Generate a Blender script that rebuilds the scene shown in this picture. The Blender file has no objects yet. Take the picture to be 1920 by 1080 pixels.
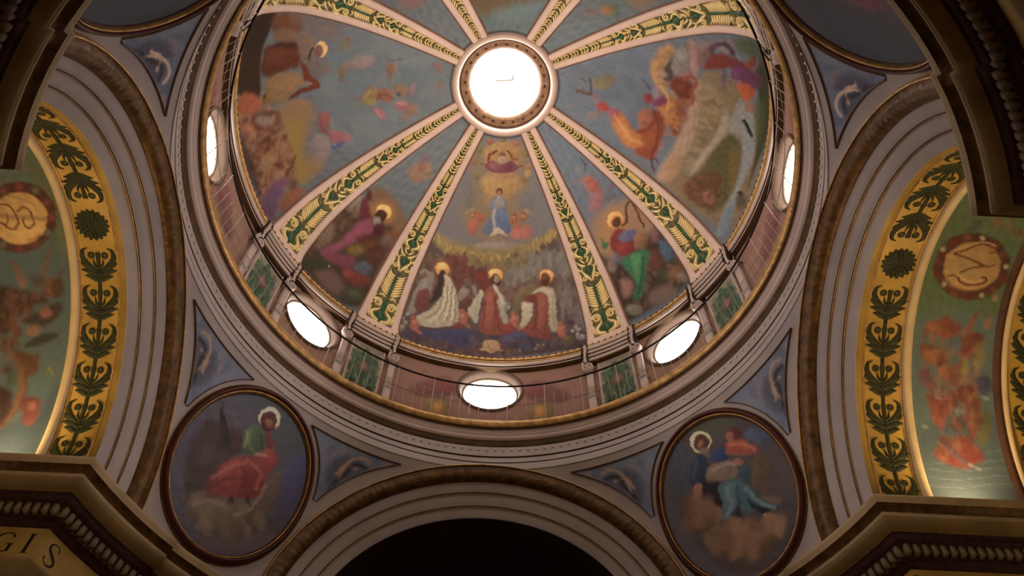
import bpy, math, random
import numpy as np
from mathutils import Matrix, Vector

random.seed(7); RNG = np.random.default_rng(7)
SC = bpy.context.scene
COL = SC.collection

# ------------------------------------------------------------------ scale
# ring units: the gallery ring of the dome has radius 1; S metres each, floor at z = 0
S = 5.0
Z0 = S * 2.748 + 1.65
ZC, RA, AA, RV = -.948, .708, 1.035, .566      # arch springing, arch radius, arch plane, soffit radius
RS = math.hypot(AA, RA)                         # pendentive sphere
D2R = math.pi / 180

# ------------------------------------------------------------------ camera
cam_d = bpy.data.cameras.new('camera'); cam = bpy.data.objects.new('camera', cam_d); COL.objects.link(cam)
cam_d.sensor_width = 36.0; cam_d.lens = 36.0 * 1625.7 / 1920; cam_d.shift_x = 22.82 / 1920
cam_d.clip_end = 200
_r = Vector((0.99886037, -0.04234606, 0.02201753)); _d = Vector((0.04767504, 0.86352024, -0.50205565)); _f = Vector((0.0022475, 0.50253318, 0.864555))
_m = Matrix((_r, -_d, -_f)).transposed().to_4x4()
_m.translation = Vector((S * 0.01268, S * -1.21974, S * -2.74805 + Z0))
cam.matrix_world = _m
SC.camera = cam

# ------------------------------------------------------------------ world, light, exposure
world = bpy.data.worlds.new('world'); SC.world = world; world.use_nodes = True
_bg = world.node_tree.nodes['Background']; _bg.inputs[0].default_value = (.75, .82, 1, 1); _bg.inputs[1].default_value = .02
SC.view_settings.view_transform = 'Standard'; SC.view_settings.look = 'None'
SC.view_settings.gamma = 1.0; SC.view_settings.use_curve_mapping = False
SC.view_settings.exposure = 0.0
WINDOW_LIGHT = 10.0
OCULUS_LIGHT = 10.0

def lamp(name, kind, loc, energy, color, size=.3, rot=None, spot=None, blend=.6):
    d = bpy.data.lights.new(name, kind); d.energy = energy; d.color = color
    if kind == 'AREA': d.shape = 'DISK'; d.size = size
    else: d.shadow_soft_size = size
    if kind == 'SPOT': d.spot_size = spot * D2R; d.spot_blend = blend
    o = bpy.data.objects.new(name, d); COL.objects.link(o)
    o.location = (loc[0] * S, loc[1] * S, loc[2] * S + Z0)
    if rot is not None:
        o.rotation_euler = Vector(rot).to_track_quat('-Z', 'Y').to_euler()
    return o
WARM = (1.0, .72, .40)
# uplights standing on the cornices of the two side arms
for sx in (-1, 1):
    for sy in (-1, 1):
        lamp('cornice_uplight', 'SPOT', (sx * 1.42, sy * .50, -.93), 150, WARM, .12, (sx * .0, -sy * .45, 1), 150, .9)
# unseen fill lights, added low behind the photographer and in the arms
lamp('nave_fill', 'POINT', (0, -2.0, -2.2), 420, WARM, .4)
for sx in (-1, 1):
    lamp('arm_fill', 'POINT', (sx * 1.9, 0, -1.75), 50, WARM, .4)

# unseen fill spots by the springing cornice, added to brighten the dome opposite
for az in (-15, 15, -75, 75, -105, 105, -165, 165):
    a = az * D2R; x, y = 1.00 * math.sin(a), 1.00 * math.cos(a)
    lamp('dome_fill_spot', 'SPOT', (x, y, .515), 520, (1.0, .82, .66), .10, (-1.75 * x, -1.75 * y, .40), 56, .9)
# unseen fill spots above the pier cornices, added to brighten the side arches
for sx in (-1, 1):
    lamp('arch_fill_spot', 'SPOT', (sx * 1.13, .52, -.925), 480, (1.0, .88, .84), .10, (-sx * 2.2, -.25, .66), 44, .8)
    lamp('arch_fill_spot', 'SPOT', (sx * 1.13, -.52, -.925), 480, (1.0, .88, .84), .10, (-sx * 2.2, .55, .52), 58, .7)

# ------------------------------------------------------------------ helpers
def W(a):
    a = np.asarray(a, float).reshape(-1, 3) * S
    a[:, 2] += Z0
    return a
def rotz(a, deg):                               # azimuth measured from +Y towards +X
    a = np.asarray(a, float); c, s = math.cos(deg * D2R), math.sin(deg * D2R)
    return np.stack([a[..., 0] * c + a[..., 1] * s, -a[..., 0] * s + a[..., 1] * c, a[..., 2]], -1)
def mesh_data(name, verts, faces, mat, smooth=True, col=None):
    me = bpy.data.meshes.new(name)
    verts = np.asarray(verts, np.float32)
    faces = np.asarray(faces, np.int32) if not isinstance(faces, list) else faces
    if isinstance(faces, list):
        me.from_pydata(verts.tolist(), [], faces)
    else:
        n, k = faces.shape
        me.vertices.add(len(verts)); me.vertices.foreach_set('co', verts.ravel())
        me.loops.add(n * k); me.loops.foreach_set('vertex_index', faces.ravel())
        me.polygons.add(n); me.polygons.foreach_set('loop_start', np.arange(0, n * k, k, dtype=np.int32))
        me.update(calc_edges=True)
    if smooth: me.polygons.foreach_set('use_smooth', np.ones(len(me.polygons), bool))
    if col is not None:
        at = me.color_attributes.new('paint', 'FLOAT_COLOR', 'POINT')
        c4 = np.ones((len(verts), 4), np.float32); c4[:, :3] = col
        at.data.foreach_set('color', c4.ravel())
    me.materials.append(mat); me.validate(); me.update()
    return me
def link(name, me, parent=None):
    o = bpy.data.objects.new(name, me); COL.objects.link(o)
    if parent is not None: o.parent = parent
    return o
def add(name, verts, faces, mat, parent=None, smooth=True, col=None):
    return link(name, mesh_data(name, verts, faces, mat, smooth, col), parent)
def gridfaces(n, m, cu=False, cv=False, flip=False):
    i = np.arange(n if cu else n - 1)[:, None]; j = np.arange(m if cv else m - 1)[None, :]
    a = i * m + j; b = ((i + 1) % n) * m + j; c = ((i + 1) % n) * m + (j + 1) % m; d = i * m + (j + 1) % m
    f = np.stack([a, b, c, d], -1).reshape(-1, 4)
    return f[:, ::-1] if flip else f
def tag(o, label=None, cat=None, group=None, kind=None):
    if label: o['label'] = label
    if cat: o['category'] = cat
    if group: o['group'] = group
    if kind: o['kind'] = kind
    return o
def thing(name, label, cat, base=(0, 0, 0), group=None, kind=None):
    """empty at the thing's base; the parts are built in world coordinates"""
    o = bpy.data.objects.new(name, None); COL.objects.link(o); o.empty_display_size = .2
    return tag(o, label, cat, group, kind)
def copy_tree(root, deg, **kw):
    """a turned copy of a thing with its parts and sub-parts (mesh data shared)"""
    def cp(o, parent):
        c = o.copy(); COL.objects.link(c); c.parent = parent
        for ch in list(o.children): cp(ch, c)
        return c
    r = cp(root, None); r.rotation_euler = (0, 0, -deg * D2R)
    return tag(r, **kw)

# ------------------------------------------------------------------ materials
def lin(h):
    h = h.lstrip('#'); c = [int(h[i:i + 2], 16) / 255 for i in (0, 2, 4)]
    return [x / 12.92 if x <= .04045 else ((x + .055) / 1.055) ** 2.4 for x in c]
def mat(name, color, rough=.6, metal=0.0, var=.12, scale=3.0, bump=0.0, bscale=30.0, emit=0.0, spec=.35, dark=None):
    m = bpy.data.materials.new(name); m.use_nodes = True; nt = m.node_tree; N = nt.nodes; L = nt.links
    b = N['Principled BSDF']; b.inputs['Roughness'].default_value = rough; b.inputs['Metallic'].default_value = metal
    b.inputs['Specular IOR Level'].default_value = spec
    c = lin(color) if isinstance(color, str) else color
    tc = N.new('ShaderNodeTexCoord')
    nz = N.new('ShaderNodeTexNoise'); nz.inputs['Scale'].default_value = scale; nz.inputs['Detail'].default_value = 6
    L.new(tc.outputs['Object'], nz.inputs['Vector'])
    rp = N.new('ShaderNodeValToRGB')
    lo = [max(0, x * (1 - var * 1.6)) for x in c] if dark is None else (lin(dark) if isinstance(dark, str) else dark)
    hi = [min(1, x * (1 + var)) for x in c]
    rp.color_ramp.elements[0].position = .3; rp.color_ramp.elements[0].color = (*lo, 1)
    rp.color_ramp.elements[1].position = .7; rp.color_ramp.elements[1].color = (*hi, 1)
    L.new(nz.outputs['Fac'], rp.inputs['Fac']); L.new(rp.outputs['Color'], b.inputs['Base Color'])
    if bump:
        n2 = N.new('ShaderNodeTexNoise'); n2.inputs['Scale'].default_value = bscale; n2.inputs['Detail'].default_value = 4
        L.new(tc.outputs['Object'], n2.inputs['Vector'])
        bp = N.new('ShaderNodeBump'); bp.inputs['Strength'].default_value = bump; bp.inputs['Distance'].default_value = .02
        L.new(n2.outputs['Fac'], bp.inputs['Height']); L.new(bp.outputs['Normal'], b.inputs['Normal'])
    if emit:
        b.inputs['Emission Color'].default_value = (*c, 1); b.inputs['Emission Strength'].default_value = emit
    return m
def paint_mat(name, rough=.75):
    m = bpy.data.materials.new(name); m.use_nodes = True; nt = m.node_tree; N = nt.nodes; L = nt.links
    b = N['Principled BSDF']; b.inputs['Roughness'].default_value = rough; b.inputs['Specular IOR Level'].default_value = .2
    at = N.new('ShaderNodeVertexColor'); at.layer_name = 'paint'
    tc = N.new('ShaderNodeTexCoord'); nz = N.new('ShaderNodeTexNoise'); nz.inputs['Scale'].default_value = 22; nz.inputs['Detail'].default_value = 3
    L.new(tc.outputs['Object'], nz.inputs['Vector'])
    mr = N.new('ShaderNodeMapRange'); mr.inputs[1].default_value = .3; mr.inputs[2].default_value = .7; mr.inputs[3].default_value = .93; mr.inputs[4].default_value = 1.07
    L.new(nz.outputs['Fac'], mr.inputs[0])
    mx = N.new('ShaderNodeMix'); mx.data_type = 'RGBA'; mx.blend_type = 'MULTIPLY'; mx.inputs[0].default_value = 1
    L.new(at.outputs['Color'], mx.inputs[6]); L.new(mr.outputs[0], mx.inputs[7]); L.new(mx.outputs[2], b.inputs['Base Color'])
    return m
M = dict(
    plaster=mat('pale_plaster', (.62, .48, .42), .6, var=.07, scale=1.2),
    plaster_grey=mat('greyish_plaster', (.47, .39, .37), .6, var=.08, scale=1.5),
    rib=mat('rose_plaster', (.80, .575, .48), .5, var=.06, scale=2),
    gold=mat('gilding', (.62, .36, .13), .36, .45, var=.25, scale=7, bump=.35, bscale=14),
    gold_bright=mat('bright_gilding', (.92, .72, .34), .36, .25, var=.08, scale=10),
    gold_flat=mat('gold_mosaic', (.66, .40, .085), .42, .15, var=.16, scale=2.0, bump=.15, bscale=60),
    gold_old=mat('aged_gilding', (.15, .072, .020), .42, .25, var=.35, scale=6, bump=.5, bscale=18),
    bronze=mat('brown_bronze', (.095, .045, .015), .5, .25, var=.25, scale=4),
    brown=mat('dark_brown_paint', (.10, .042, .020), .6, var=.2, scale=4),
    red=mat('dark_red_paint', (.085, .014, .009), .45, var=.2, scale=5),
    maroon=mat('maroon_band_paint', (.055, .014, .008), .55, var=.35, scale=14, bump=.6, bscale=22),
    ochre=mat('ochre_plaster', (.34, .215, .075), .6, var=.15, scale=2),
    dentil=mat('dull_dentil_plaster', (.27, .20, .12), .6, var=.12, scale=2),
    ochre_light=mat('light_ochre_plaster', (.54, .375, .20), .55, var=.12, scale=2),
    frieze=mat('gold_frieze', (.48, .30, .065), .5, .2, var=.15, scale=3),
    letter=mat('dark_lettering', (.022, .008, .005), .6, var=.1),
    green=mat('deep_green_enamel', (.020, .10, .040), .4, var=.2, scale=6),
    field=mat('olive_gold_ground', (.14, .125, .040), .5, .1, var=.5, scale=12),
    stencil=mat('dark_green_stencil', (.040, .042, .012), .6, var=.25, scale=8),
    cream=mat('cream_moulding', (.78, .57, .30), .5, var=.08, scale=3),
    iron=mat('dark_iron', (.020, .009, .007), .5, .3, var=.1),
    rail=mat('pale_rail_paint', (.50, .40, .30), .45, var=.1),
    drum=mat('drum_plaster', (.36, .25, .20), .65, var=.12, scale=1.5),
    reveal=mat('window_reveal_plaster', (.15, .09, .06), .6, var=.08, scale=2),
    lantern=mat('lantern_ring_paint', (.34, .19, .11), .55, var=.25, scale=9),
    dim=mat('unlit_nave_plaster', (.045, .018, .012), .7, var=.2, scale=1.0),  # near-black base colour stands in for the lack of light in the arms
    wallm=mat('brown_wall_marble', (.20, .12, .07), .45, var=.3, scale=1.0),
    floor=mat('stone_floor', (.22, .17, .13), .4, var=.2, scale=.8),
    edge=mat('reddish_edge_line', (.24, .115, .075), .7, var=.2),
    beadm=mat('pale_bead', (.80, .60, .45), .4, var=.05),
    bluepanel=mat('blue_grey_paint', (.14, .16, .22), .7, var=.15, scale=3),
    fresco=paint_mat('fresco_paint'),
)
def glow(name, color, strength):
    m = bpy.data.materials.new(name); m.use_nodes = True; N = m.node_tree.nodes
    b = N['Principled BSDF']; b.inputs['Base Color'].default_value = (.8, .8, .8, 1)
    b.inputs['Emission Color'].default_value = (*color, 1); b.inputs['Emission Strength'].default_value = strength
    return m
M['pane'] = glow('daylit_window_glass', (1.0, .95, .90), WINDOW_LIGHT)
M['oculus'] = glow('daylit_lantern_glass', (1.0, .95, .90), OCULUS_LIGHT)

# ------------------------------------------------------------------ fresco painter
# strokes are laid out on the unrolled surface of each panel, in units of 4 mm
PAINT = {}
PAINT['front'] = """
P;70747E;33;1.00;0;-175,1403 232,1392 621,181 578,0 25,0 -554,19 -522,445
P;7A6E66;52;0.50;0;-333,1102 308,1138 423,712 -438,668
P;8A7350;39;0.75;0;-160,1351 143,1385 185,1177 162,962 87,824 -140,807 -231,929 -193,1158
P;A98045;19;0.80;0;133,1305 112,1257 51,1230 -24,1228 -87,1252 -114,1299 -92,1357 -32,1402 43,1405 106,1363
P;B08A48;26;0.80;0;130,1143 108,1101 48,1076 -28,1074 -90,1094 -116,1134 -95,1185 -35,1222 41,1226 104,1192
P;A8804C;26;0.60;0;68,1064 56,1014 18,983 -31,980 -73,1007 -90,1054 -78,1107 -39,1143 10,1147 51,1115
P;5F6672;26;0.50;0;-150,1063 -153,996 -170,951 -192,945 -213,980 -224,1042 -221,1107 -204,1152 -181,1160 -160,1126
P;646A76;26;0.60;0;210,1010 203,962 183,935 155,939 132,973 121,1024 127,1074 148,1101 175,1096 199,1061
P;9A5A3E;6;0.85;0;-56,1396 -59,1384 -70,1375 -83,1371 -95,1375 -99,1385 -96,1398 -85,1408 -72,1411 -60,1407
P;A87C50;5;0.50;0;-70,1398 -72,1394 -75,1391 -80,1390 -83,1391 -85,1395 -84,1399 -80,1403 -76,1404 -72,1402
P;74703A;6;0.85;0;26,1417 23,1406 12,1399 -1,1398 -12,1405 -17,1416 -13,1428 -3,1436 10,1436 21,1429
P;A87C50;5;0.50;0;11,1423 10,1419 7,1416 2,1416 -1,1418 -3,1422 -2,1427 2,1429 6,1430 10,1427
P;A0603C;6;0.85;0;107,1379 104,1369 93,1364 79,1366 68,1374 63,1386 67,1397 78,1403 91,1400 103,1391
P;A87C50;5;0.50;0;92,1387 91,1384 88,1382 83,1383 79,1386 78,1390 79,1394 82,1396 87,1395 91,1392
P;76703C;7;0.85;0;167,1307 163,1297 152,1293 138,1296 126,1306 121,1318 125,1328 136,1333 150,1329 162,1319
P;A87C50;5;0.50;0;151,1316 150,1313 146,1311 141,1312 138,1316 136,1320 137,1324 141,1325 146,1324 149,1321
P;A06A40;7;0.85;0;193,1226 189,1216 178,1212 164,1215 152,1225 147,1237 151,1248 162,1252 176,1248 188,1238
P;A87C50;5;0.50;0;177,1235 176,1232 172,1230 167,1231 164,1235 162,1239 163,1243 167,1244 172,1243 175,1240
P;8A5C38;7;0.85;0;170,1157 166,1146 155,1141 141,1144 130,1153 125,1165 129,1176 139,1181 153,1179 165,1169
P;A87C50;5;0.50;0;154,1165 153,1162 150,1160 145,1161 141,1164 140,1168 141,1172 144,1174 149,1173 153,1170
P;70703C;7;0.85;0;-115,1333 -119,1320 -130,1310 -144,1306 -155,1309 -160,1318 -157,1330 -146,1341 -132,1346 -120,1342
P;A87C50;5;0.50;0;-131,1333 -132,1329 -135,1325 -140,1324 -144,1325 -146,1328 -144,1333 -141,1336 -136,1338 -132,1337
P;8E5A44;7;0.85;0;-145,1255 -149,1243 -160,1233 -173,1228 -185,1231 -190,1240 -187,1252 -176,1263 -162,1268 -150,1265
P;A87C50;5;0.50;0;-160,1256 -162,1251 -165,1248 -170,1246 -174,1247 -175,1251 -174,1255 -171,1259 -166,1260 -162,1259
P;6E6A3C;7;0.85;0;-126,1174 -129,1162 -140,1152 -154,1148 -165,1152 -170,1162 -166,1174 -156,1185 -142,1189 -131,1185
P;A87C50;5;0.50;0;-141,1176 -142,1172 -146,1168 -150,1167 -154,1168 -156,1172 -154,1176 -151,1180 -146,1181 -142,1180
P;A88E50;7;0.85;0;190,1189 187,1179 176,1175 162,1178 150,1187 145,1200 149,1210 160,1215 174,1212 186,1202
P;A87C50;5;0.50;0;175,1199 174,1195 170,1193 165,1194 162,1198 160,1202 161,1206 165,1208 170,1206 173,1203
B;7A3E2C;3;1.00;14;-79,1269 -77,1311 -31,1344
B;7E462E;3;1.00;11;33,1347 59,1324 64,1299 101,1291
P;7A4A34;5;1.00;0;25,1325 22,1316 11,1311 -2,1310 -13,1315 -17,1324 -14,1333 -3,1340 10,1340 21,1335
P;A88878;6;1.00;0;36,1293 31,1279 17,1271 -1,1270 -16,1278 -22,1292 -17,1306 -3,1316 15,1316 29,1308
P;7E4450;6;1.00;0;-96,1251 -50,1285 5,1265 57,1289 95,1260 89,1226 11,1212 -76,1220
P;94585E;10;0.80;0;-74,1256 -21,1277 -5,1250 -40,1226
P;6E3A44;10;0.80;0;22,1272 66,1271 60,1236 24,1230
B;8A5238;3;1.00;9;-122,1252 -93,1252
B;7A4A3C;3;1.00;9;88,1247 132,1247
P;A86E58;13;0.60;0;91,1194 76,1186 37,1183 -12,1181 -52,1183 -68,1190 -53,1201 -14,1211 35,1212 75,1205
P;66708C;8;1.00;0;-12,1078 17,1079 49,1029 44,972 77,884 79,848 -94,839 -62,922 -39,968 -58,1016
P;7C88A4;10;0.70;0;-31,1041 -14,984 -16,869 -30,860 -41,939 -36,990
P;5E709C;10;0.80;0;0,985 44,972 70,877 27,870
P;9A8A80;8;0.80;0;-15,1071 -1,1086 22,1058 31,1015 7,993 -30,1019
B;B8AC9C;4;0.80;11;-29,990 -30,925 -16,861
P;6A3E28;5;1.00;0;17,1104 14,1092 5,1084 -7,1083 -17,1090 -21,1103 -18,1115 -9,1124 3,1124 13,1117
P;A8744E;4;1.00;0;8,1095 6,1087 2,1082 -4,1082 -9,1086 -11,1094 -9,1102 -5,1107 1,1107 6,1102
P;BCA888;7;1.00;0;-50,826 -16,876 -2,888 20,870 65,831 7,848
P;86705A;13;0.90;0;84,805 70,788 31,778 -18,776 -58,783 -74,798 -60,817 -21,831 28,833 68,822
P;9C9086;20;0.70;0;140,765 115,750 47,741 -38,738 -107,740 -134,753 -108,774 -40,793 44,797 113,784
P;A45A3C;10;0.85;0;-119,938 -126,919 -140,907 -155,907 -166,918 -168,936 -161,955 -147,967 -132,968 -121,957
P;A45A3C;10;0.85;0;-82,930 -89,911 -103,900 -118,900 -128,911 -131,930 -124,949 -110,960 -95,960 -84,949
P;A45A3C;10;0.85;0;-130,879 -138,860 -151,848 -166,847 -177,858 -180,876 -173,895 -159,908 -144,908 -133,897
P;A45A3C;10;0.85;0;121,928 114,911 100,903 85,906 74,920 72,939 79,956 93,965 108,961 119,947
P;A45A3C;10;0.85;0;175,935 168,919 154,912 139,916 128,931 126,950 133,966 147,974 162,969 173,954
P;A45A3C;10;0.85;0;146,868 138,851 125,843 109,847 99,861 96,881 104,898 117,906 132,902 143,887
P;A45A3C;10;0.85;0;197,854 190,838 176,831 161,835 150,850 148,869 155,886 169,893 184,888 195,873
P;B05A48;10;0.90;0;-178,894 -135,911 -138,831 -174,817
P;B8685A;13;0.80;0;85,870 194,866 197,808 95,819
P;8A5232;7;0.80;0;-144,955 -147,946 -154,939 -163,937 -170,941 -174,948 -171,957 -164,964 -155,966 -147,963
P;BC9A70;5;0.80;0;-151,941 -152,937 -156,934 -160,932 -164,934 -166,937 -164,941 -161,944 -156,946 -153,944
P;8A5232;7;0.80;0;164,959 162,951 155,946 146,948 138,954 135,962 137,971 144,975 153,974 161,967
P;BC9A70;5;0.80;0;157,947 156,943 153,941 148,942 144,945 143,949 144,952 148,954 152,954 156,951
P;8A5232;7;0.80;0;110,958 107,950 100,945 91,946 84,951 81,960 83,968 90,973 99,972 107,966
P;BC9A70;5;0.80;0;103,945 102,942 98,940 94,940 90,943 89,946 90,950 93,952 98,952 102,949
P;AE8E60;13;0.50;0;-149,979 -149,969 -159,955 -174,943 -189,936 -199,938 -199,948 -189,962 -174,974 -159,981
P;AE8E60;13;0.50;0;208,947 199,945 184,950 168,961 157,974 156,985 165,988 181,983 197,971 207,957
P;8C7A48;26;0.90;0;-436,748 -259,754 -75,755 120,775 364,823 382,747 230,679 -40,659 -299,646 -447,687
P;5A4844;30;0.95;0;-464,694 -284,665 -100,660 94,685 365,788 495,276 505,98 3,18 -565,39 -537,305
D;A88C3C/8A7040/B8983C/9A8444;3.00;0.70;18;-454,768 -289,730 -42,712 122,729 364,830 373,792 140,675 -40,659 -299,646;190
D;6A4A42/7E5A4C/5A4038/86685A/70584E/4E3A36;2.20;0.70;39;-476,597 -171,682 -8,637 118,703 413,684 483,458 352,435 -247,429 -500,424;420
D;8A8074/74706C/6A6260;3.00;0.70;32;56,639 188,709 413,672 443,527 219,576 80,534;170
D;6E3A34/7C463C/5C3430;2.00;0.65;39;-315,644 -158,684 -52,621 -83,486 -252,507;90
D;7A6C48/8E7C44/6C5C3C;2.50;0.60;26;-186,704 -41,668 61,679 214,718 178,659 0,625 -157,652;110
P;4A3C44;17;1.00;0;-565,72 -392,153 -20,213 574,123 555,13 351,31 48,30 -317,22 -546,30
P;40426A;21;0.80;0;-409,123 -207,215 -93,190 -101,104 -248,88 -392,80
P;484C78;21;0.85;0;68,194 154,206 248,144 217,91 82,117
P;5A3C38;22;0.80;0;-101,104 -62,57 48,48 70,117 169,62 -12,19 -196,59
D;5A3A3A/40405E/5E4A40/3A3038/70584A;1.80;0.60;32;-536,53 -19,191 554,116 474,28 48,30 -379,16;180
P;8A8074;10;1.00;0;-461,446 -418,495 -387,448 -388,387 -408,310 -443,267 -490,217 -522,203 -506,298 -483,392
P;71403C;10;1.00;0;-462,387 -405,422 -386,360 -405,282 -460,245 -481,309
P;7A6658;8;1.00;0;-413,513 -417,495 -431,480 -449,473 -465,477 -472,490 -468,507 -454,522 -435,529 -420,526
P;8A7C70;10;0.80;0;-371,488 -378,460 -393,441 -409,438 -420,452 -423,478 -415,506 -401,525 -384,528 -373,514
B;9A8E80;5;0.80;9;-466,495 -434,527 -406,512
P;8E5A34;26;0.60;0;-271,584 -280,547 -307,518 -343,507 -374,518 -388,547 -380,583 -351,614 -315,625 -284,614
P;E0A048;7;1.00;0;-282,582 -290,558 -311,537 -340,529 -364,535 -374,554 -367,578 -345,600 -316,609 -293,602
P;EEBC62;8;0.80;0;-298,592 -303,578 -318,565 -337,559 -354,562 -361,572 -356,586 -340,599 -321,606 -305,603
P;40322C;8;1.00;0;-336,561 -309,557 -311,492 -324,408 -359,356 -390,331 -375,385 -355,459 -349,519
P;B0A48C;9;1.00;0;-310,537 -266,517 -235,446 -209,341 -210,252 -282,204 -368,169 -446,169 -457,217 -386,289 -323,395 -309,472
P;C4BA9C;10;0.80;0;-307,440 -294,444 -291,320 -318,253 -378,203 -398,211 -339,276 -313,356
B;7E7260;5;0.70;12;-290,478 -288,364 -324,244
B;7E7260;5;0.70;12;-264,478 -262,357 -273,251
B;7E7260;6;0.70;12;-310,399 -340,290 -399,225
B;7E7260;5;0.70;12;-241,431 -231,336 -234,239
B;D0C8AC;5;0.70;10;-277,481 -273,354 -292,246
B;D0C8AC;5;0.70;10;-251,442 -244,332 -248,258
B;4A3A34;7;0.80;10;-437,150 -330,174 -232,217
P;8C8478;10;0.90;0;-223,449 -187,502 -160,488 -164,447 -194,407 -219,395
P;6E5A4A;10;1.00;0;-143,524 -147,504 -159,490 -175,487 -188,496 -194,514 -190,534 -178,548 -162,551 -149,542
P;5E3C30;14;0.90;0;-206,398 -164,434 -130,412 -138,326 -187,302 -209,341
P;8E8880;10;0.80;0;-136,512 -110,502 -113,448 -133,466
B;74483C;10;0.80;21;-229,546 -178,570 -124,533
P;8E5A34;26;0.60;0;55,593 46,562 18,542 -17,541 -47,558 -60,587 -50,619 -22,641 13,642 43,624
P;E0A44E;7;1.00;0;44,590 36,566 14,550 -14,549 -38,562 -48,585 -40,610 -18,626 10,628 34,614
P;F0C070;8;0.80;0;19,609 14,597 0,589 -17,588 -32,595 -38,606 -33,618 -19,626 -1,627 13,620
P;72342C;16;0.80;0;-114,587 -70,606 -30,570 -14,505 -71,487 -98,517 -125,546
P;8A4A3C;9;1.00;0;-58,488 -15,525 22,480 27,371 65,284 80,209 31,193 -44,196 -83,230 -75,334 -60,407
P;9E5A48;14;0.70;0;-44,463 -12,465 -6,341 -28,250 -52,248 -50,337
B;6A3028;7;0.70;14;1,459 12,342 42,224
B;6A3028;7;0.60;12;-54,421 -61,307 -70,231
P;4E3028;7;1.00;0;-36,563 -6,601 27,573 23,527 -9,532
P;A48670;6;1.00;0;20,566 18,553 10,545 -1,544 -9,552 -13,565 -10,578 -3,587 8,587 16,579
P;ACA48E;8;1.00;0;-84,492 -69,461 -85,404 -93,303 -103,264 -130,290 -158,337 -136,397 -107,456
B;888070;5;0.60;10;-94,451 -108,359 -111,293
P;A69E8C;8;1.00;0;-12,532 11,520 38,474 72,420 68,371 90,284 59,277 38,342 18,426 26,460 0,486
B;CAC2B0;5;0.70;9;-2,519 26,467 54,413
P;7E7C74;10;0.80;0;91,385 82,367 70,359 59,363 53,379 55,400 64,417 77,426 88,421 94,406
P;A49C92;7;0.80;0;95,385 94,379 89,376 84,376 79,380 77,386 79,391 83,395 89,395 93,391
P;8A5830;26;0.50;0;366,541 356,514 327,501 291,508 261,532 249,565 259,593 288,607 324,599 354,574
P;E09A50;7;1.00;0;352,551 345,529 324,519 297,525 275,543 266,568 273,590 295,601 321,595 344,576
P;F0B060;8;0.80;0;347,562 344,547 336,540 325,542 316,553 313,569 316,583 324,591 334,589 343,577
P;70402A;6;1.00;0;331,544 326,526 311,517 293,520 277,535 271,556 276,575 291,584 309,580 325,565
P;5A3022;7;1.00;0;275,541 324,532 319,501 279,514
P;84443A;9;1.00;0;236,456 287,461 333,439 341,341 328,242 341,142 260,157 204,194 160,236 221,275 239,360
P;96584A;14;0.60;0;269,437 307,431 309,290 284,221 259,255
B;60302A;7;0.60;15;251,400 252,285 228,214
P;B0A286;9;1.00;0;217,465 267,497 338,483 365,432 373,305 385,199 341,195 328,286 327,400 314,443 274,470
B;8A7E68;6;0.60;12;353,428 357,309 363,212
P;B4A68C;9;1.00;0;167,416 218,418 232,360 215,290 178,242 156,251 170,339 162,375
P;743A34;10;1.00;0;179,455 243,455 250,413 193,414
P;7A6A48;17;0.70;0;115,466 176,522 241,514 223,464 179,455 167,423 132,341 107,342 110,426
P;7E7274;10;1.00;0;404,435 444,457 483,412 508,294 518,196 480,216 463,309 431,347 411,266 402,327
P;5A3A42;11;1.00;0;418,322 456,325 480,216 430,232
P;6E5650;10;1.00;0;476,485 470,468 454,462 433,468 417,484 410,504 416,521 432,528 453,522 470,505
D;6A5A5A/7C6E6A/5A4640;2.50;0.60;33;377,532 483,502 533,256 392,257;60
P;A4604A;9;0.90;0;-436,160 -443,131 -457,110 -474,107 -487,121 -491,148 -485,177 -470,197 -453,200 -440,186
P;9A5A40;7;1.00;0;-458,200 -460,187 -467,176 -477,172 -486,176 -491,186 -489,199 -482,210 -472,214 -463,210
P;B87A62;7;0.70;0;-458,172 -459,160 -464,151 -470,148 -477,152 -480,162 -479,174 -474,183 -467,186 -461,182
B;A05C48;7;0.90;23;-461,133 -426,108
P;A4604A;9;0.90;0;-153,288 -160,261 -175,244 -192,244 -205,261 -208,288 -200,315 -185,332 -168,332 -156,315
P;9A5A40;7;1.00;0;-173,332 -175,320 -183,311 -193,309 -202,314 -206,326 -203,338 -195,347 -185,349 -177,343
P;B87A62;7;0.70;0;-174,304 -175,293 -180,285 -187,283 -193,289 -196,300 -195,311 -190,319 -183,321 -177,315
B;A05C48;7;0.90;22;-179,266 -145,235
P;A4604A;9;0.90;0;148,291 139,266 124,253 107,257 95,277 93,304 102,329 117,342 134,338 146,318
P;9A5A40;7;1.00;0;129,340 127,328 119,321 109,321 100,329 97,341 99,353 107,360 117,359 126,352
P;B87A62;7;0.70;0;128,312 126,301 120,294 113,295 108,302 105,313 107,324 112,331 119,331 125,323
B;A05C48;7;0.90;22;121,276 153,236
P;A4604A;9;0.90;0;431,167 421,143 405,134 388,142 377,164 376,192 386,216 402,225 419,217 430,195
P;9A5A40;7;1.00;0;414,220 411,209 403,203 393,206 384,216 381,229 385,240 393,245 403,243 411,233
P;B87A62;7;0.70;0;411,193 409,182 403,176 396,178 391,187 389,198 391,209 397,215 404,213 409,204
B;A05C48;7;0.90;23;403,157 434,110
P;8A3A34;10;0.90;0;60,254 109,276 117,208 80,201
P;80342E;10;0.80;0;-234,239 -197,255 -182,213 -225,204
P;8E9088;6;0.90;0;-528,171 -529,162 -535,154 -543,151 -550,152 -553,159 -552,167 -546,175 -538,178 -531,177
P;8E9088;6;0.90;0;-503,212 -505,203 -510,196 -518,192 -525,194 -528,200 -527,209 -521,216 -513,220 -506,218
P;8E9088;7;0.90;0;-530,108 -531,99 -537,90 -544,86 -551,88 -555,95 -553,105 -548,113 -540,117 -533,115
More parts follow.
